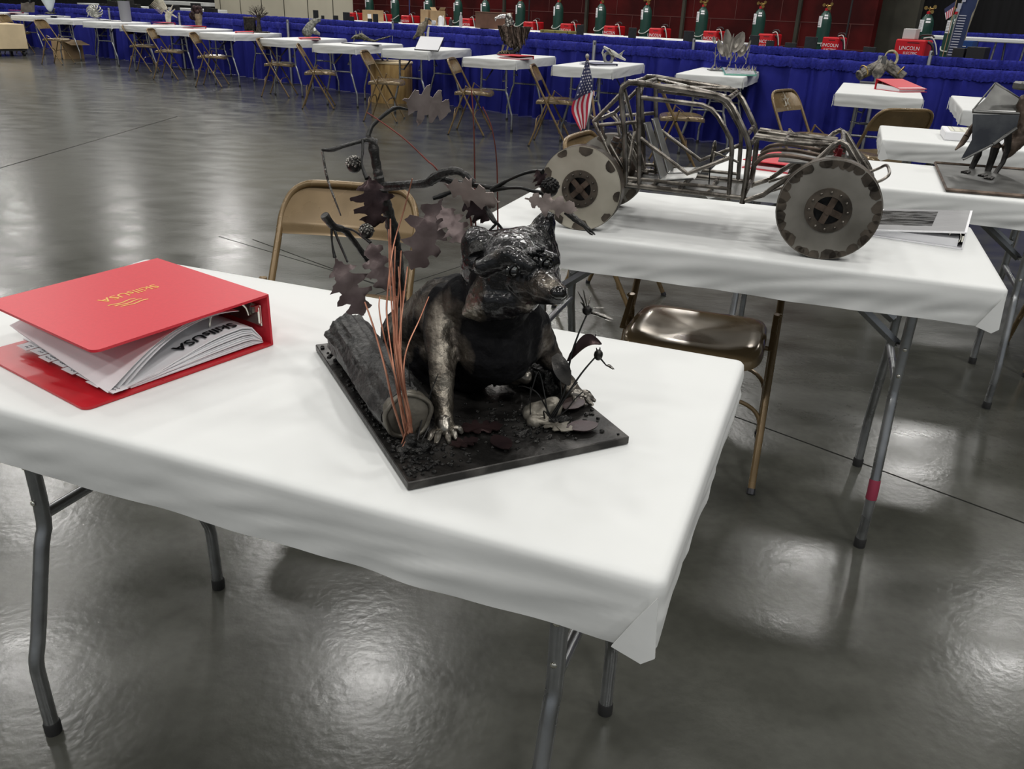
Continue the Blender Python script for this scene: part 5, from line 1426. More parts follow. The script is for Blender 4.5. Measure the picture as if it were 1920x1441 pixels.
# wing and hand
t, p = stand('wing_sculpture', 'cream feathered wing and open hand sculpture', 312, 43)
crm = mat('cream_feather', (.36, .33, .25), .6, col2=(.55, .51, .42), scale=20, bump=.5, bscale=40)
def Q(px, py, dy=0): return dY(px, py, p.y+dy)
mb = MB(); mb.tube([Q(316, 41), Q(315, 30), Q(318, 22)], [.045, .055, .05], 10); mb.build('arm', crm, t, world=True)
for a_, b_ in (((314, 24), (312, 15)), ((318, 22), (324, 9)), ((321, 24), (328, 17)), ((322, 27), (332, 33)), ((315, 26), (306, 20))):
    mb = MB(); mb.tube([Q(*a_), Q(*b_)], [.018, .007], 7); mb.build('finger', crm, t, world=True)
A = Q(312, 18); B = Q(296, -8)
mb = MB(); mb.tube([A, Q(304, 8), B], [.035, .055, .06], 9, flat=(1, .5)); mb.build('wing_bone', crm, t, world=True)
for k in range(12):
    b = Q(309-1.1*k, 14-1.8*k); e_ = Q(302-1.9*k, 28-1.6*k); mb = MB(); mb.tube([b, b.lerp(e_, .5), e_], [.02, .024, .004], 6, flat=(.3, 1)); mb.build('feather', crm, t, world=True)
# translucent cylinder
t, p = stand('glass_cylinder', 'grey translucent cylinder standing on a table far left', 237, 39, 'vessel')
mb = MB(); q = Matrix.Translation(p); mb.lathe([(.085, 0), (.10, .01), (.105, .36), (.10, .36), (.095, .02), (.0, .02)], 24, q, cap=False); mb.build('cylinder_wall', mat('grey_translucent', (.33, .33, .36), .35, trans=.35), t, world=True)
mb = MB(); mb.lathe([(.0, .022), (.09, .022), (.085, .075), (0, .08)], 20, q, cap=False); mb.build('filling', mat('pale_filling', (.5, .48, .45), .7), t, world=True)
# curling silver creature
t, p = stand('creature_sculpture', 'curling silver metal creature with many arms', 178, 31)
def Q(px, py, dy=0): return dY(px, py, p.y+dy)
blob('body', [(Q(177, 20), .05, Q(178, 27), .045)], pale, t, voxel=.01, smooth=2)
for k in range(12):
    a_ = 2*pi*k/12; c = Q(177, 21); L_ = .15
    mb = MB(); mb.tube([c, c+V((cos(a_)*L_*.5, -.03, sin(a_)*L_*.5)), c+V((cos(a_+.5)*L_, 0, sin(a_+.5)*L_*.75)), c+V((cos(a_+.9)*L_*1.05, .02, sin(a_+.9)*L_*.7))], [.02, .015, .008], 6, sm=3); mb.build('arm', pale, t, world=True)
for s_ in (-1, 1):
    mb = MB(); mb.tube([Q(177+s_*4, 25), Q(177+s_*10, 24), Q(177+s_*13, 31)], [.018, .012, .008], 6); mb.build('leg', pale, t, world=True)
# tall pale shell
t, p = stand('shell_sculpture', 'tall pale glass shell standing point down', 95, 27)
def Q(px, py, dy=0): return dY(px, py, p.y+dy)
mb = MB(); q = Matrix.Translation(Q(95, 26)); mb.lathe([(.02, .04), (.06, .09), (.13, .25), (.165, .45), (.16, .62), (.09, .75), (.02, .80)], 20, q); mb.build('shell', mat('pale_shell', (.60, .66, .68), .25), t, world=True)
mb = MB(); mb.lathe([(.12, .0), (.11, .02), (.03, .045)], 16, q); mb.tube([Q(99, 26), Q(102, 16)], .02, 6); mb.build('base', gunmetal, t, world=True)
# brown sheet
t, p = stand('sheet_sculpture', 'upright brown rusty metal sheet far left', 52, 24)
def Q(px, py, dy=0): return dY(px, py, p.y+dy)
mb = MB(); mb.grid(lambda u, v: Q(39+27*u, 23-18*v+1.2*sin(u*12)*v)+V((0, .03*sin(u*5), 0)), 12, 8, th=.01); mb.build('sheet', mat('rusty_sheet', (.16, .14, .12), .5, .5, col2=(.28, .25, .22), scale=8), t, world=True)
mb = MB(); mb.tube([Q(56, 6), Q(55, 0)], .02, 6); mb.build('knob', darksteel, t, world=True)

# wing / griffin sculpture on the table behind the buggy
p = at(1818, 322, ZT); t = thing('wing_plate_sculpture', 'folded dark sheet metal wing figure striding on a framed steel plate', 'sculpture', p); S2 = t
g0 = at(1752, 309, ZT); g1_ = at(1774, 360, ZT); g2 = at(1990, 378, ZT); g3 = at(1910, 324, ZT)
g2 = g1_+(g2-g1_).normalized()*.42; g3 = g0+(g2-g1_)
mb = MB(); q_ = [g0, g1_, g2, g3]; mb.add([V((v.x, v.y, ZT)) for v in q_]+[V((v.x, v.y, ZT+.006)) for v in q_], [(3, 2, 1, 0), (4, 5, 6, 7), (0, 1, 5, 4), (1, 2, 6, 5), (2, 3, 7, 6), (3, 0, 4, 7)]); mb.build('base_plate', greysheet, t, world=True)
mb = MB(); mb.tube([V((v.x, v.y, ZT+.008)) for v in q_], .006, 4, closed=True); mb.build('plate_frame', brownsteel, t, world=True)
def Q(px, py, dy=0): return dY(px, py, p.y+dy)
def plate(pts, m, nm, th=.0035):
    P = [Q(*a_) for a_ in pts]; n = (P[1]-P[0]).cross(P[2]-P[0]).normalized()*th; k = len(P)
    mb = MB(); mb.add(P+[v+n for v in P], [tuple(range(k)), tuple(range(k, 2*k))[::-1]]+[(i, i+k, (i+1) % k+k, (i+1) % k) for i in range(k)]); return mb.build(nm, m, t, world=True)
plate([(1824, 206, 0), (1846, 186, .04), (1856, 172, .06), (1866, 156, .08), (1912, 186, .05), (1912, 208, 0)], greysheet, 'upper_wing_plate')
dkp = mat('blue_black_sheet', (.022, .025, .032), .42, .6, col2=(.06, .065, .07), scale=10)
plate([(1825, 214, -.02), (1912, 215, -.02), (1906, 240, -.03), (1884, 260, -.04), (1822, 293, -.06), (1803, 297, -.06), (1823, 262, -.03)], dkp, 'lower_wing_plate')
for a_, b_, r_ in (((1824, 209, -.01), (1914, 213, -.01), .006), ((1866, 156, .08), (1914, 187, .05), .005), ((1824, 206, 0), (1866, 156, .08), .003), ((1906, 240, -.035), (1862, 271, -.05), .006), ((1862, 271, -.05), (1806, 299, -.065), .004)):
    mb = MB(); mb.tube([Q(*a_), Q(*b_)], r_, 8); mb.build('wing_rod', greysheet, t, world=True)
mb = MB(); mb.tube([Q(1832, 226, .02), Q(1822, 240, .02), Q(1812, 256, .0)], [.006, .011, .012], 8, flat=(1, .6)); mb.tube([Q(1812, 256, .0), Q(1804, 268), Q(1791, 281, -.02)], [.013, .011, .003], 8, flat=(1, .6)); mb.build('front_claw', brownsteel, t, world=True)
for a_, r_ in (([(1837, 270, .05), (1834, 290, .05), (1819, 321, .05)], [.014, .013, .010]), ([(1866, 276, .0), (1862, 292, .0), (1850, 326, .0)], [.016, .014, .011]), ([(1890, 250, -.03), (1889, 280, -.03), (1880, 305, -.03), (1861, 332, -.04)], [.014, .011, .009, .008])):
    mb = MB(); mb.tube([Q(*v) for v in a_], r_, 8); mb.build('leg', gunmetal, t, world=True)
for x, y, d in ((1817, 322, .05), (1849, 328, .0), (1861, 333, -.04)):
    for k in (-1, 0, 1):
        mb = MB(); a_ = at(x, y, ZT+.012); mb.tube([a_, a_+V((-.02+.006*k, -.012*k-.004, -.003))], [.007, .003], 6); mb.build('claw', gunmetal, t, world=True)
blob('torso', [(Q(1925, 190, .0), .030, Q(1924, 240, .0), .045), (Q(1924, 240), .045, Q(1895, 275, .0), .030), (Q(1895, 275), .03, Q(1888, 292), .012), (Q(1868, 272), .016, Q(1864, 286), .014)], brownsteel, t, voxel=.005, smooth=3, nz=.004, nf=50)
mb = MB(); mb.box(Q(1925, 161, .0), (.075, .06, .028), bev=.006); mb.build('head_plate', greysheet, t, world=True)
# ---- on the floor
dr = thing('wooden_drum', 'round yellow plywood drum under the small bird table', 'drum', V((0, 0, 0))); q = at(733, 183, 0); q.y = 12.02; q.x = dY(734, 150, 12.02).x; dr.location = (q.x, q.y, 0)
mb = MB(); mb.lathe([(.285, .0), (.287, .50), (.287, .505)], 40); mb.build('drum_side', woodm, dr, ang=30)
mb = MB(); mb.lathe([(.297, .505), (.297, .525), (.287, .53)], 40); mb.build('drum_lid', cardl, dr, ang=30)
for k in range(4):
    mb = MB(); a_ = k*pi/2-.9; mb.ball((.287*cos(a_), .287*sin(a_), .33), (.006, .006, .012), 7); mb.build('knot', leafd, dr)
cb = thing('cardboard_box', 'open brown cardboard box on the floor, flap hanging out', 'box', at(130, 109, 0), R(-35))
mb = MB()
for c_, s_ in (((0, -.2, .17), (.42, .006, .34)), ((0, .2, .17), (.42, .006, .34)), ((-.21, 0, .17), (.006, .4, .34)), ((.21, 0, .17), (.006, .4, .34)), ((0, 0, .004), (.42, .4, .006))): mb.box(c_, s_)
mb.build('box_walls', cardb, cb)
for M_, nm in ((Matrix.Translation((.21, 0, .34)) @ Matrix.Rotation(R(12), 4, 'Y'), 'flap'), (Matrix.Translation((0, -.2, .34)) @ Matrix.Rotation(R(-40), 4, 'Z') , 'flap')):
    mb = MB()
    if M_ is not None: mb.box((.16, 0, 0), (.32, .38, .005), M=M_)
    mb.build(nm, cardb, cb); break
cr = thing('carton_on_dolly', 'pale carton on a black wheeled dolly at the far left edge', 'carton', at(-24, 104, 0), R(-40))
mb = MB(); mb.box((0, .35, .37), (.85, .6, .46), bev=.006); mb.build('carton', cardl, cr)
mb = MB(); mb.box((0, .35, .12), (.8, .55, .04)); mb.build('dolly_board', blackp, cr)
for sx_ in (-.33, .33):
    for sy_ in (.12, .58):
        mb = MB(); mb.lathe([(.05, -.02), (.05, .02)], 16, Matrix.Translation((sx_, sy_, .05)) @ Matrix.Rotation(pi/2, 4, 'X')); mb.box((sx_, sy_, .085), (.03, .03, .05)); mb.build('wheel', rubber, cr)
# ------------------------------------------------------------------ welding booths beyond the drapes
ud = V((.762, -.648, 0)); AU = math.atan2(-.648, .762)
def lineobj(name, label, cat, px, py, c, group=None):
    p = onl(px, py, c); return thing(name, label, cat, V((p.x, p.y, 0)), AU, group), p
# white topped work benches
wpos = [(700, 16.9), (790, 16.9), (880, 16.9), (985, 16.9), (1100, 16.9), (1215, 16.9), (1330, 16.9)]
bench0 = None
wh = ['farthest left, in front of the beige partition edge', 'below the open small carton', 'below the clear bottle', 'left of the metal eagle', 'behind the eagle wing', 'left of the aluminium post', 'farthest right, before the tall plants']
for i, (px, c) in enumerate(wpos):
    p = onl(px, 50, c)
    if bench0 is None:
        bench0 = thing('work_bench', '', 'bench', (p.x, p.y, 0), AU, 'white topped work benches')
        mb = MB(); mb.box((0, 0, .845), (1.12, .75, .05), bev=.01); mb.build('bench_top', paper, bench0)
        for sx in (-.5, .5):
            for sy in (-.3, .3):
                mb = MB(); mb.tube([(sx, sy, .82), (sx, sy, 0)], .02, 8); mb.build('leg', steelleg, bench0)
        bench0['label'] = 'white topped work bench beyond the drapes, '+wh[0]
    else: dup(bench0, (p.x, p.y, 0), AU, 'white topped work bench beyond the drapes, '+wh[i])
BZ = .87
# gas cylinders with their welders
cyl = [(1547, 40), (1425, 30), (1318, 25), (1212, 30), (1127, 25), (1047, 25), (976, 20), (910, 15), (859, 15), (803, 15), (741, 15), (693, 15)]
wel = [1569, 1446, 1341, 1238, 1152, 1070, 1000, 883, 830, 770, 721, 668]
def make_cyl(lab):
    t = thing('gas_cylinder', lab, 'gas cylinder', (0, 0, 0), AU, 'green gas cylinders')
    mb = MB(); mb.lathe([(.085, 0), (.10, .015), (.10, 1.18), (.098, 1.24), (.088, 1.29), (.068, 1.335), (.045, 1.365), (.03, 1.38)], 28); mb.build('body', green, t)
    mb = MB(); mb.lathe([(.031, 1.375), (.031, 1.41), (.022, 1.415)], 14); mb.build('neck_ring', redin, t)
    v = MB(); v.lathe([(.014, 1.41), (.016, 1.47), (.008, 1.475)], 10)
    v.tube([(0, 0, 1.445), (.07, -.01, 1.455)], .011, 8); v.tube([(-.045, 0, 1.455), (0, 0, 1.45)], .009, 8); va = v.build('valve', brass, t)
    for q in ((.075, -.03, 1.475), (.05, -.03, 1.41), (-.05, -.02, 1.46)):
        g = MB(); g.lathe([(.024, -.008), (.026, 0), (.024, .010)], 14, Matrix.Translation(q) @ Matrix.Rotation(pi/2, 4, 'X')); g.build('gauge', brass, va)
    mb = MB(); mb.grid(lambda u, v_: (.1012*sin(-.95+.85*u), -.1012*cos(-.95+.85*u), 1.14+.26*v_*.62), 8, 2, th=.001)
    lb = mb.build('label', white, t)
    mb = MB()
    for k in range(7):
        z = 1.155+.019*k; mb.grid(lambda u, v_, z=z, k=k: (.1022*sin(-.88+(.6-.08*(k % 3))*u), -.1022*cos(-.88+(.6-.08*(k % 3))*u), z+(.012 if k == 0 else .005)*v_), 5, 1)
    mb.build('label_print', inkgrey, lb)
    mb = MB(); mb.grid(lambda u, v_: ((.097-.022*v_)*sin(.1+.7*u), -(.097-.022*v_)*cos(.1+.7*u), 1.262+.062*v_), 5, 2, th=.001); mb.build('shoulder_label', white, t)
    hs = MB(); hs.tube([(-.10, -.03, .96), (-.07, -.105, .92), (0, -.13, .905), (.07, -.12, .915), (.12, -.06, .97), (.16, -.03, 1.0)], .010, 8, sm=4); hs.build('hose_loop', mat('pale_hose', (.42, .44, .40), .5), t)
    return t
C0 = None
side = ['first from the right', 'second from the right', 'third from the right', 'fourth from the right, left of the post', 'fifth from the right, above the flag', 'sixth from the right', 'right of the metal eagle', 'directly left of the eagle wing, behind its head', 'behind the brown board', 'left of the clear bottle', 'above the small pale carton', 'farthest left of the row']
for i, (px, py) in enumerate(cyl):
    p = onl(px, py, 18.3); lab = 'green gas cylinder with white label, '+side[i]
    if C0 is None: C0 = make_cyl(lab); C0.location = (p.x, p.y, 0)
    else: dup(C0, (p.x, p.y, 0), AU, lab)
def make_welder(lab, w, d, z0, z1, txt=True):
    t = thing('welding_machine', lab, 'welding machine', (0, 0, 0), AU, 'red welding machines')
    h = z1-z0
    mb = MB(); mb.box((0, 0, z0+h/2), (w, d, h), bev=.015); b = mb.build('case', welderred, t)
    mb = MB(); mb.box((w*.1, -d/2-.002, z0+h*.86), (w*.4, .003, h*.03)); mb.box((-w/2-.002, 0, z0+h*.5), (.004, d*.8, h*.8)); mb.build('front_panel', blackp, b)
    if txt:
        Mx = Matrix.Translation((0, -d/2-.002, z0+h*.60)) @ Matrix.Rotation(pi/2, 4, 'X')
        put_text('LINCOLN', h*.24, Mx, white, b, sx=.95); put_text('ELECTRIC', h*.16, Matrix.Translation((w*.06, 0, -h*.22)) @ Mx, white, b, sx=.95)
    mb = MB(); mb.tube([(w*.15, 0, z1-.01), (w*.18, 0, z1+.05), (w*.5, 0, z1+.06), (w*.62, 0, z1+.03)], .010, 8, sm=3); mb.build('handle', blackp, t)
    mb = MB(); mb.tube([(w*.35, -d*.3, z1+.02), (w*.62, -d*.32, z1+.03), (w*.80, -d*.35, z1-.05), (w*.9, -d*.35, z1-.16)], .008, 8, sm=4); mb.build('cable', mat('pale_cable', (.5, .5, .47), .5), t)
    mb = MB(); mb.tube([(w*.45, -d*.2, z1-.02), (w*.66, -d*.2, z1-.06), (w*.78, -d*.2, z1-.2)], .016, 8, sm=4); mb.build('cable', blackp, t)
    mb = MB(); mb.box((0, 0, z0-.02), (w*1.05, d*1.05, .04)); mb.build('cart_shelf', darksteel, t)
    for sx in (-1, 1):
        for sy in (-1, 1):
            mb = MB(); mb.tube([(sx*w*.45, sy*d*.45, z0-.02), (sx*w*.45, sy*d*.45, 0)], .012, 6); mb.build('leg', darksteel, t)
    return t
W0m = None
ws = ['first small one from the right', 'second small one from the right', 'behind the tall metal plants', 'right of the fourth cylinder from the right', 'above the pointed skull sculpture post', 'right of the sixth cylinder', 'right of the metal eagle', 'beside the brown board', 'behind the kettle and cartons', 'below the hanging blue rod', 'behind the plain pale carton', 'farthest left']
for i, px in enumerate(wel):
    p = onl(px, 55, 18.0); lab = 'small red welding machine, '+ws[i]
    if W0m is None: W0m = make_welder(lab, .25, .36, .72, 1.01); W0m.location = (p.x, p.y, 0)
    else: dup(W0m, (p.x, p.y, 0), AU, lab)
bw = make_welder('large red welding machine with white lettering, a white box on its top', .37, .30, .80, 1.06)
p = onl(1713, 85, 15.75); bw.location = (p.x, p.y, 0)
wb_ = thing('white_box', 'small white box standing on the large red welding machine', 'box', (p.x, p.y, 1.063), AU)
mb = MB(); mb.box((-.06, 0, .06), (.155, .16, .12), bev=.004); mb.build('box_body', cardl if False else mat('box_white', (.55, .53, .50), .6), wb_)
mb = MB(); mb.box((-.06, 0, .1215), (.157, .03, .003)); mb.build('tape', white, wb_)
# right-most cylinders
c1 = dup(C0, (0, 0, 0), AU, 'dark gas cylinder standing right of the large red welding machine'); p = onl(1723, 40, 18.2); c1.location = (p.x+.12, p.y, 0)
c2 = dup(C0, (0, 0, 0), AU, 'dark gas cylinder half hidden behind the navy banner'); p = onl(1786, 60, 17.6); c2.location = (p.x, p.y, -.0)
# plates, cartons, bottles standing on the benches: photo box of each
def fbox(name, label, cat, x0, y0, x1, y1, c, m, depth=.12, group=None, zb_=None, bev=.004):
    a = onl(x0, y1, c); b = onl(x1, y1, c); tp = onl((x0+x1)/2, y0, c)
    w_ = (b-a).length; mid = (a+b)/2; zb__ = BZ if zb_ is None else zb_
    t = thing(name, label, cat, V((mid.x, mid.y, zb__)), AU, group)
    mb = MB(); mb.box((0, 0, (tp.z-zb__)/2), (w_, depth, tp.z-zb__), bev=bev); mb.build('body', m, t)
    return t, w_, tp.z-zb__
PG = 'dark steel test plates on stands'
plates = [(588, 19, 597, 34), (603, 29, 608, 38), (625, 29, 634, 38), (644, 23, 656, 39), (657, 31, 664, 40), (700, 26, 709, 42), (690, 35, 698, 43), (1081, 46, 1094, 63), (1178, 52, 1192, 71), (1281, 58, 1300, 76), (1404, 66, 1422, 84), (1436, 76, 1451, 86), (1471, 80, 1492, 90), (1507, 69, 1530, 92), (1618, 88, 1642, 96), (738, 41, 747, 48)]
pw = ['tall narrow, above the wolf bust', 'short, right of the wolf bust', 'short, before the partition', 'broad, before the partition corner', 'short, right of the broad one', 'tall, before the plain carton', 'low, left of the carton plate', 'tall, right of the yellow rack', 'tall, left of the fourth cylinder', 'square, left of the third cylinder', 'broad, left of the second cylinder', 'low, under the second small welder', 'low and wide, between two welders', 'broad, left of the first cylinder', 'low, above the log sculpture', 'low, behind the small bird']
for (x0, y0, x1, y1), w_ in zip(plates, pw):
    t, wd, hh = fbox('steel_plate', 'dark upright steel plate beyond the drapes, '+w_, 'plate', x0, y0, x1, y1, 16.0, platem, .02, PG, zb_=0.0, bev=.003)
    mb = MB(); mb.box((0, 0, .01), (max(.2, wd), .3, .02)); mb.build('foot', darksteel, t)
t, wd, hh = fbox('carton', 'plain pale cardboard carton on the left work bench', 'box', 686, 19, 713, 34, 16.9, cardb, .2)
mb = MB(); mb.box((0, -.101, hh*.45), (wd*.25, .002, hh*.4)); mb.build('shipping_label', white, t)
t, wd, hh = fbox('carton', 'small opened cardboard carton on the bench behind the small bird', 'box', 793, 18, 807, 32, 16.9, cardb, .15)
t, wd, hh = fbox('carton', 'second opened cardboard carton with raised flaps behind the small bird', 'box', 812, 20, 830, 32, 16.9, cardb, .16)
for s_ in (-1, 1):
    mb = MB(); mb.box((0, 0, 0), (.08, .15, .004), M=Matrix.Translation((s_*wd*.45, 0, hh+.03)) @ Matrix.Rotation(R(-50*s_), 4, 'Y')); mb.build('flap', cardb, t)
t, wd, hh = fbox('brown_board', 'large brown board box behind the metal eagle head', 'box', 899, 24, 952, 48, 16.7, cardbr, .25)
mb = MB(); mb.box((0, 0, hh+.006), (wd*1.02, .27, .012)); mb.build('lid', mat('lid_brown', (.22, .12, .08), .6), t)
t, wd, hh = fbox('yellow_rack', 'low yellow green metal rack between eagle and post', 'rack', 1019, 57, 1076, 65, 16.2, mat('yellow_green', (.22, .20, .06), .5), .2)
for s_ in (-.4, 0, .4):
    mb = MB(); mb.box((s_*wd, -.101, hh*.5), (.012, .004, hh*.9)); mb.build('slat', darksteel, t)
def bottle(label, px, y0, y1, m, r, cap):
    a = onl(px, y1, 16.75); b = onl(px, y0, 16.75); h = b.z-BZ
    t = thing('bottle', label, 'bottle', V((a.x, a.y, BZ)), AU)
    mb = MB(); mb.lathe([(r*.9, 0), (r, .01), (r, h*.62), (r*.8, h*.74), (r*.35, h*.86), (r*.35, h*.92)], 16); mb.build('bottle_body', m, t)
    mb = MB(); mb.lathe([(r*.42, h*.91), (r*.42, h)], 12); mb.build('cap', cap, t)
bottle('clear plastic bottle on the bench left of the red welder', 864, 23, 50, mat('clear_plastic', (.55, .56, .58), .15, trans=.5), .034, white)
bottle('dark bottle with a white cap on the bench', 845, 33, 50, blackp, .035, white)
bottle('white squeeze bottle right of the kettle', 831, 29, 44, white, .022, white)
a = onl(826, 44, 16.6); t = thing('kettle', 'white kettle on the bench behind the small bird', 'kettle', V((a.x, a.y, BZ)), AU)
mb = MB(); mb.lathe([(.05, 0), (.05, .02), (.042, .15), (.036, .17), (.01, .185)], 18); mb.build('kettle_body', white, t)
mb = MB(); mb.tube([(-.04, 0, .15), (-.075, 0, .13), (-.075, 0, .06), (-.048, 0, .04)], .007, 6, sm=3); mb.build('handle', blackp, t)
a = onl(813, 42, 16.5); t = thing('cup', 'white cup beside the small bird head', 'cup', V((a.x, a.y, BZ)), AU)
mb = MB(); mb.lathe([(.03, 0), (.042, .02), (.045, .09), (.04, .09), (.035, .01)], 18, cap=False); mb.build('cup_body', white, t); mb = MB(); mb.tube([(.044, 0, .075), (.066, 0, .06), (.044, 0, .025)], .006, 6, sm=3); mb.build('handle', white, t)
# thin dark booth uprights in front of the red wall
for i, (px, w_) in enumerate([(768, 'behind the small bird'), (992, 'left of the seventh cylinder'), (1595, 'left of the olive wall')]):
    a = onl(px, 20, 19.6); t = thing('booth_upright', 'thin dark upright rod before the red wall, '+w_, 'rod', V((a.x, a.y, 0)), AU)
    mb = MB(); mb.tube([(0, 0, .01), (0, 0, 2.2)], .016, 8); mb.build('rod', blackp if i else mat('dull_blue_rod', (.05, .05, .16), .5), t)
    mb = MB(); mb.lathe([(.14, 0), (.14, .012), (.03, .02)], 18); mb.build('rod_base', darksteel, t)
# right side: low blue drape, long white table, banner, flag
a = onl(1770, 58, 21.8); b = onl(1990, 70, 21.8)
drape('pipe_and_drape', a.x-.3, b.x+1.5, 21.8, a.z-.01, 'short blue drape behind the long white table at the upper right', 4.4)
a = onl(1726, 66, 19.6); b = onl(1990, 78, 19.6); z_ = a.z
t = thing('long_table', 'long white topped table at the upper right behind the navy banner', 'table', V(((a.x+b.x)/2, (a.y+b.y)/2, 0)), AU)
L_ = (b-a).length; mb = MB(); mb.box((0, 0, z_-.02), (L_, .7, .055), bev=.01); mb.build('table_top', paper, t)
for s_ in (-.47, -.25, -.1, .1, .3, .47):
    for q in (-.28, .28):
        mb = MB(); mb.tube([(L_*s_, q, z_-.04), (L_*s_+.06*(1 if q > 0 else -1), q, 0)], .016, 8); mb.build('leg', steelleg, t)
# navy feather banner
a = onl(1786, 104, 16.6); bt = thing('navy_banner', 'tall leaning navy banner printed with white lines of text', 'banner', V((a.x, a.y, 0)), AU)
def bq(px, py): return onl(px, py, 16.6)
mb = MB()
def bf(u, v):
    y = -60+172*v; xl = 1800-32*(v+.0)-.0; xl = 1806+ (y/105)*-31; xr = xl+24+ (3 if v < .5 else 0); return bq(xl+(xr-xl)*u, y)+n_*(-.02*sin(pi*u))
mb.grid(bf, 6, 16, th=.006); bn = mb.build('banner_cloth', navy, bt, world=False)
for v in bn.data.vertices: v.co = Matrix.Rotation(-AU, 3, 'Z') @ (v.co-bt.location)
mb = MB()
for k in range(16):
    y0 = 28+4.9*k; pts = []
    for (xx, yy) in ((2.5, 0), (16.5, .8), (16.5, 2.6), (2.5, 1.8)): pts.append(Matrix.Rotation(-AU, 3, 'Z') @ (bq(1806-31*(y0+yy)/105+xx+(3 if k < 10 else 0)*0, y0+yy)-n_*.035-bt.location))
    mb.add(pts+[q+V((0, -.003, 0)) for q in pts], [(0, 1, 2, 3), (7, 6, 5, 4), (0, 4, 5, 1), (1, 5, 6, 2), (2, 6, 7, 3), (3, 7, 4, 0)])
for k, (x_, y_) in enumerate(((1801, 9), (1800, 14), (1797, 19), (1811, -4), (1809, 1))):
    q = Matrix.Rotation(-AU, 3, 'Z') @ (bq(x_, y_)-n_*.035-bt.location); mb.box(q, (.045, .004, .035))
mb.build('banner_print', mat('banner_white', (.45, .47, .55), .6), bn)
mb = MB(); P = [Matrix.Rotation(-AU, 3, 'Z') @ (bq(x_, y_)-bt.location) for x_, y_ in ((1806, 0), (1790, 45), (1775, 105))]; q0 = P[-1].copy(); q0 = q0+(P[-1]-P[0]).normalized()*(q0.z/abs((P[-1]-P[0]).normalized().z)-.01)
mb.tube([Matrix.Rotation(-AU, 3, 'Z') @ (bq(1825, -60)-bt.location)]+P+[q0], .012, 8); mb.build('banner_pole', chrome, bt)
t = thing('booth_flag', 'small stars and stripes flag leaning beside the navy banner', 'flag', bq(1790, 45), 0)
mb = MB(); fa = bq(1800, -12)-n_*.08; fb_ = bq(1785, 48)-n_*.08; fd = (fb_-fa).normalized(); mb.tube([fa, fb_+fd*(fb_.z/abs(fd.z)-.01)], .006, 6); mb.build('stick', dowel, t, world=True)
fm = MB(); q00, q10, q01, q11 = [bq(*v)-n_*.08 for v in ((1793, 3), (1775, 24), (1787, 34), (1778, 36))]
A0, A1, B0, B1 = bq(1796, 2)-n_*.08, bq(1788, 30)-n_*.08, bq(1774, 17)-n_*.08, bq(1777, 37)-n_*.08
for k in range(8):
    v0, v1 = k/8, (k+1)/8
    fm.grid(lambda u, v, v0=v0, v1=v1: A0.lerp(B0, v0+(v1-v0)*v).lerp(A1.lerp(B1, v0+(v1-v0)*v), .38+.62*u), 6, 1, mi=k % 2, th=.002)
fm.grid(lambda u, v: A0.lerp(B0, v).lerp(A1.lerp(B1, v), .38*u), 4, 4, mi=2, th=.002)
fm.build('flag_cloth', [flagred, flagwhite, flagblue], t, world=True)
a = onl(1812, 62, 18.2); t = thing('curtain_pole', 'thin leaning tan pole right of the navy banner', 'pole', V((a.x, a.y, 0)), AU)
mb = MB(); mb.tube([(-.06, 0, 0), (0, 0, 1.2), (.14, 0, 2.4)], .014, 8); mb.build('pole', mat('tan_pole', (.3, .27, .2), .5), t)
t, wd, hh = fbox('blue_case', 'blue plastic case under the long white table', 'case', 1795, 76, 1827, 87, 17.6, mat('blue_case', (.015, .06, .22), .4), .25, zb_=.0)
mb = MB(); mb.tube([(-.03, -.13, hh*.93), (.0, -.16, hh*.93), (.03, -.13, hh*.93)], .006, 6); mb.build('handle', white, t)
for (x0, y0, x1, y1, w_) in ((1790, 90, 1812, 100, 'left'), (1815, 88, 1850, 104, 'right')):
    fbox('tool_crate', 'dark low crate beyond the drapes at upper right, the '+w_+' one', 'crate', x0, y0, x1, y1, 16.3, blackp, .25, zb_=0)
# far left: white tables and dark machines beyond the drapes
def far_table(label, x0, y0, x1, y1, c, th=.06):
    a = onl(x0, y0, c); b = onl(x1, y1, c); L_ = (b-a).length; z_ = (a.z+b.z)/2
    t = thing('long_table', label, 'table', V(((a.x+b.x)/2, (a.y+b.y)/2, 0)), AU, 'white tables far beyond the drapes on the left')
    mb = MB(); mb.box((0, 0, z_-th/2), (L_, .6, th), bev=.008); mb.build('table_top', paper, t)
    for s_ in (-.45, .45):
        for q in (-.22, .22):
            mb = MB(); mb.tube([(L_*s_, q, z_-th), (L_*s_, q, 0)], .016, 6); mb.build('leg', darksteel, t)
far_table('white table edge beyond the drapes, above the silver creature', 160, 5, 206, 9, 19.0, .09)
far_table('white table edge beyond the drapes, left of the feathered wing', 217, 9, 285, 13, 17.5, .12)
far_table('highest white table edge, right of the feathered wing', 308, 1.5, 396, 5, 22, .12)
far_table('white table edge behind the dark flower sculpture', 333, 14, 408, 19, 17.5, .16)
for i, (x0, y0, x1, y1, w_) in enumerate([(222, 6, 233, 13, 'above the translucent cylinder'), (241, 0, 249, 14, 'tall, right of the translucent cylinder'), (253, 8, 261, 14, 'short, right of the tall one'), (283, 10, 290, 16, 'left of the feathered wing'), (325, 10, 334, 19, 'right of the feathered wing'), (362, 6, 374, 20, 'above the dark flower'), (386, 12, 392, 20, 'right of the dark flower'), (396, 16, 405, 22, 'before the beige partition'), (206, 2, 220, 12, 'between two white table edges'), (190, 7, 200, 12, 'above the open folder')]):
    t, wd, hh = fbox('dark_stand', 'dark machine stand on the far left beyond the drapes, '+w_, 'stand', x0, y0, x1, y1, 16.6, blackp, .12, 'dark stands far left', zb_=0)
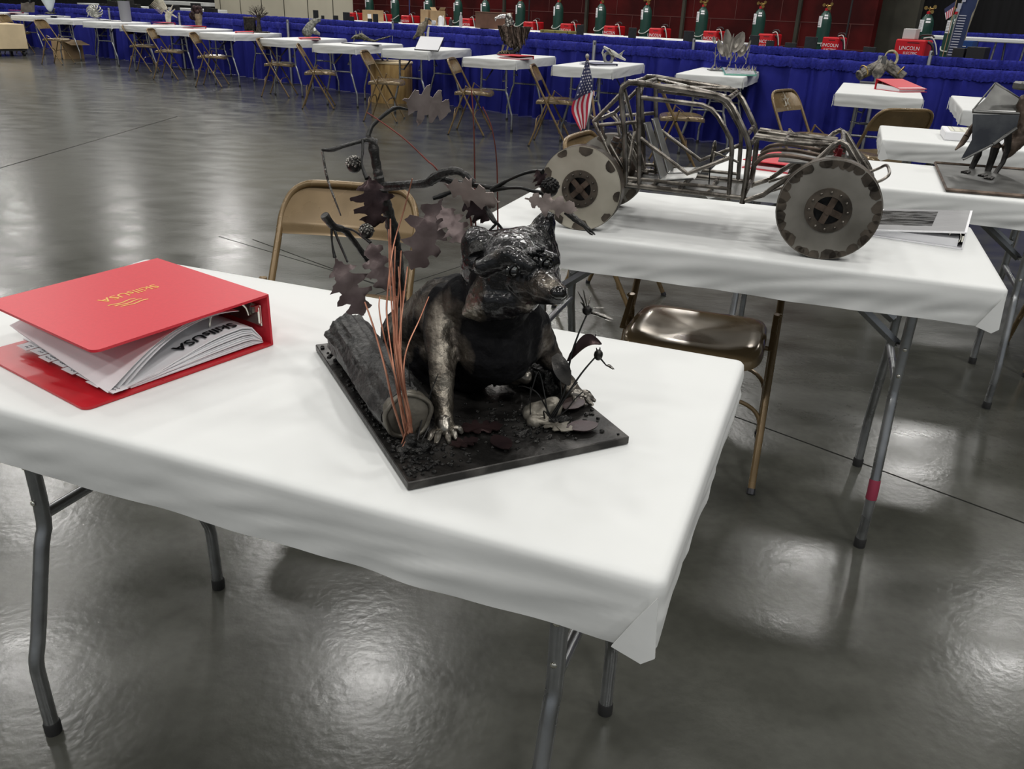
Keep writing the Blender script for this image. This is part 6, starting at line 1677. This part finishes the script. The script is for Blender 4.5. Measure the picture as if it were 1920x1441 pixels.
for i, (px, py) in enumerate(((214, 3), (228, 1))):
    a = onl(px, py, 20.2); t = thing('potted_shrub', 'small green shrub far beyond the drapes, '+('left' if i == 0 else 'right')+' one', 'plant', V((a.x, a.y, 0)), AU)
    mb = MB(); rnd = random.Random(i)
    for k in range(60):
        q = V((rnd.gauss(0, .14), rnd.gauss(0, .14), 1.05+rnd.gauss(0, .12))); mb.ball(q, (.035, .035, .02), 5)
    mb.build('foliage', mat('shrub_green', (.03, .06, .02), .6), t); mb = MB(); mb.tube([(0, 0, 0), (0, 0, 1.05)], .02, 6); mb.lathe([(.12, 0), (.15, .25), (.13, .26)], 14); mb.build('pot', darksteel, t)
# ------------------------------------------------------------------ light
def lamp(x, y, z, p, s, col=(1, .98, .945)):
    l = bpy.data.lights.new('ceiling_and_fill_lamp', 'AREA'); l.shape = 'DISK'; l.size = s; l.energy = p; l.color = col
    o = bpy.data.objects.new('ceiling_and_fill_lamp', l); COL.objects.link(o); o.location = (x, y, z); return o
LP = [(-2.2, 10.4), (-4.6, 14.2), (-7.8, 10.2), (6.1, 13.6), (9.2, 11.7), (10.3, 18.7), (6.4, 28.4), (16.2, 28.6), (1.1, 31.6), (-12.3, 34.5), (-6, 22), (1.5, 21),
      (-19, 28), (-14, 19), (-20, 8), (16, 10), (-23, 37), (-26, 22), (-14, 12), (-10, 27), (-17, 35), (1.0, 12.5), (-10.5, 15.5), (-2.5, 17), (5, 18.5)]  # lamps added here to brighten the far end of the hall
for x, y in LP: lamp(x, y, 9.0, 165 if math.hypot(x, y) < 16 else 250, 1.0)
for x, y, p_ in [(2.5, 5.5, 195), (-3.5, 5, 100), (8, 4.5, 225), (-9, 4, 110), (0, 0, 140), (5, -1, 225), (-5, -1, 105), (1, -6, 380), (7, -6, 380), (-6, -6, 260), (-14, 3, 225), (-12, -5, 300)]: lamp(x, y, 9.0, p_, 1.0)  # extra fill lamps, added overhead and behind the camera for diffuse light
w = bpy.data.worlds.new('world'); sc.world = w; w.use_nodes = True
w.node_tree.nodes['Background'].inputs[0].default_value = (.9, .95, 1, 1); w.node_tree.nodes['Background'].inputs[1].default_value = .4
sc.view_settings.view_transform = 'Standard'; sc.view_settings.look = 'None'; sc.view_settings.gamma = 1
sc.view_settings.use_curve_mapping = False
sc.view_settings.exposure = -0.30
sc.cycles.use_denoising = True
sc.cycles.max_bounces = 6
sc.cycles.caustics_reflective = False; sc.cycles.caustics_refractive = False
sc.cycles.adaptive_threshold = .02
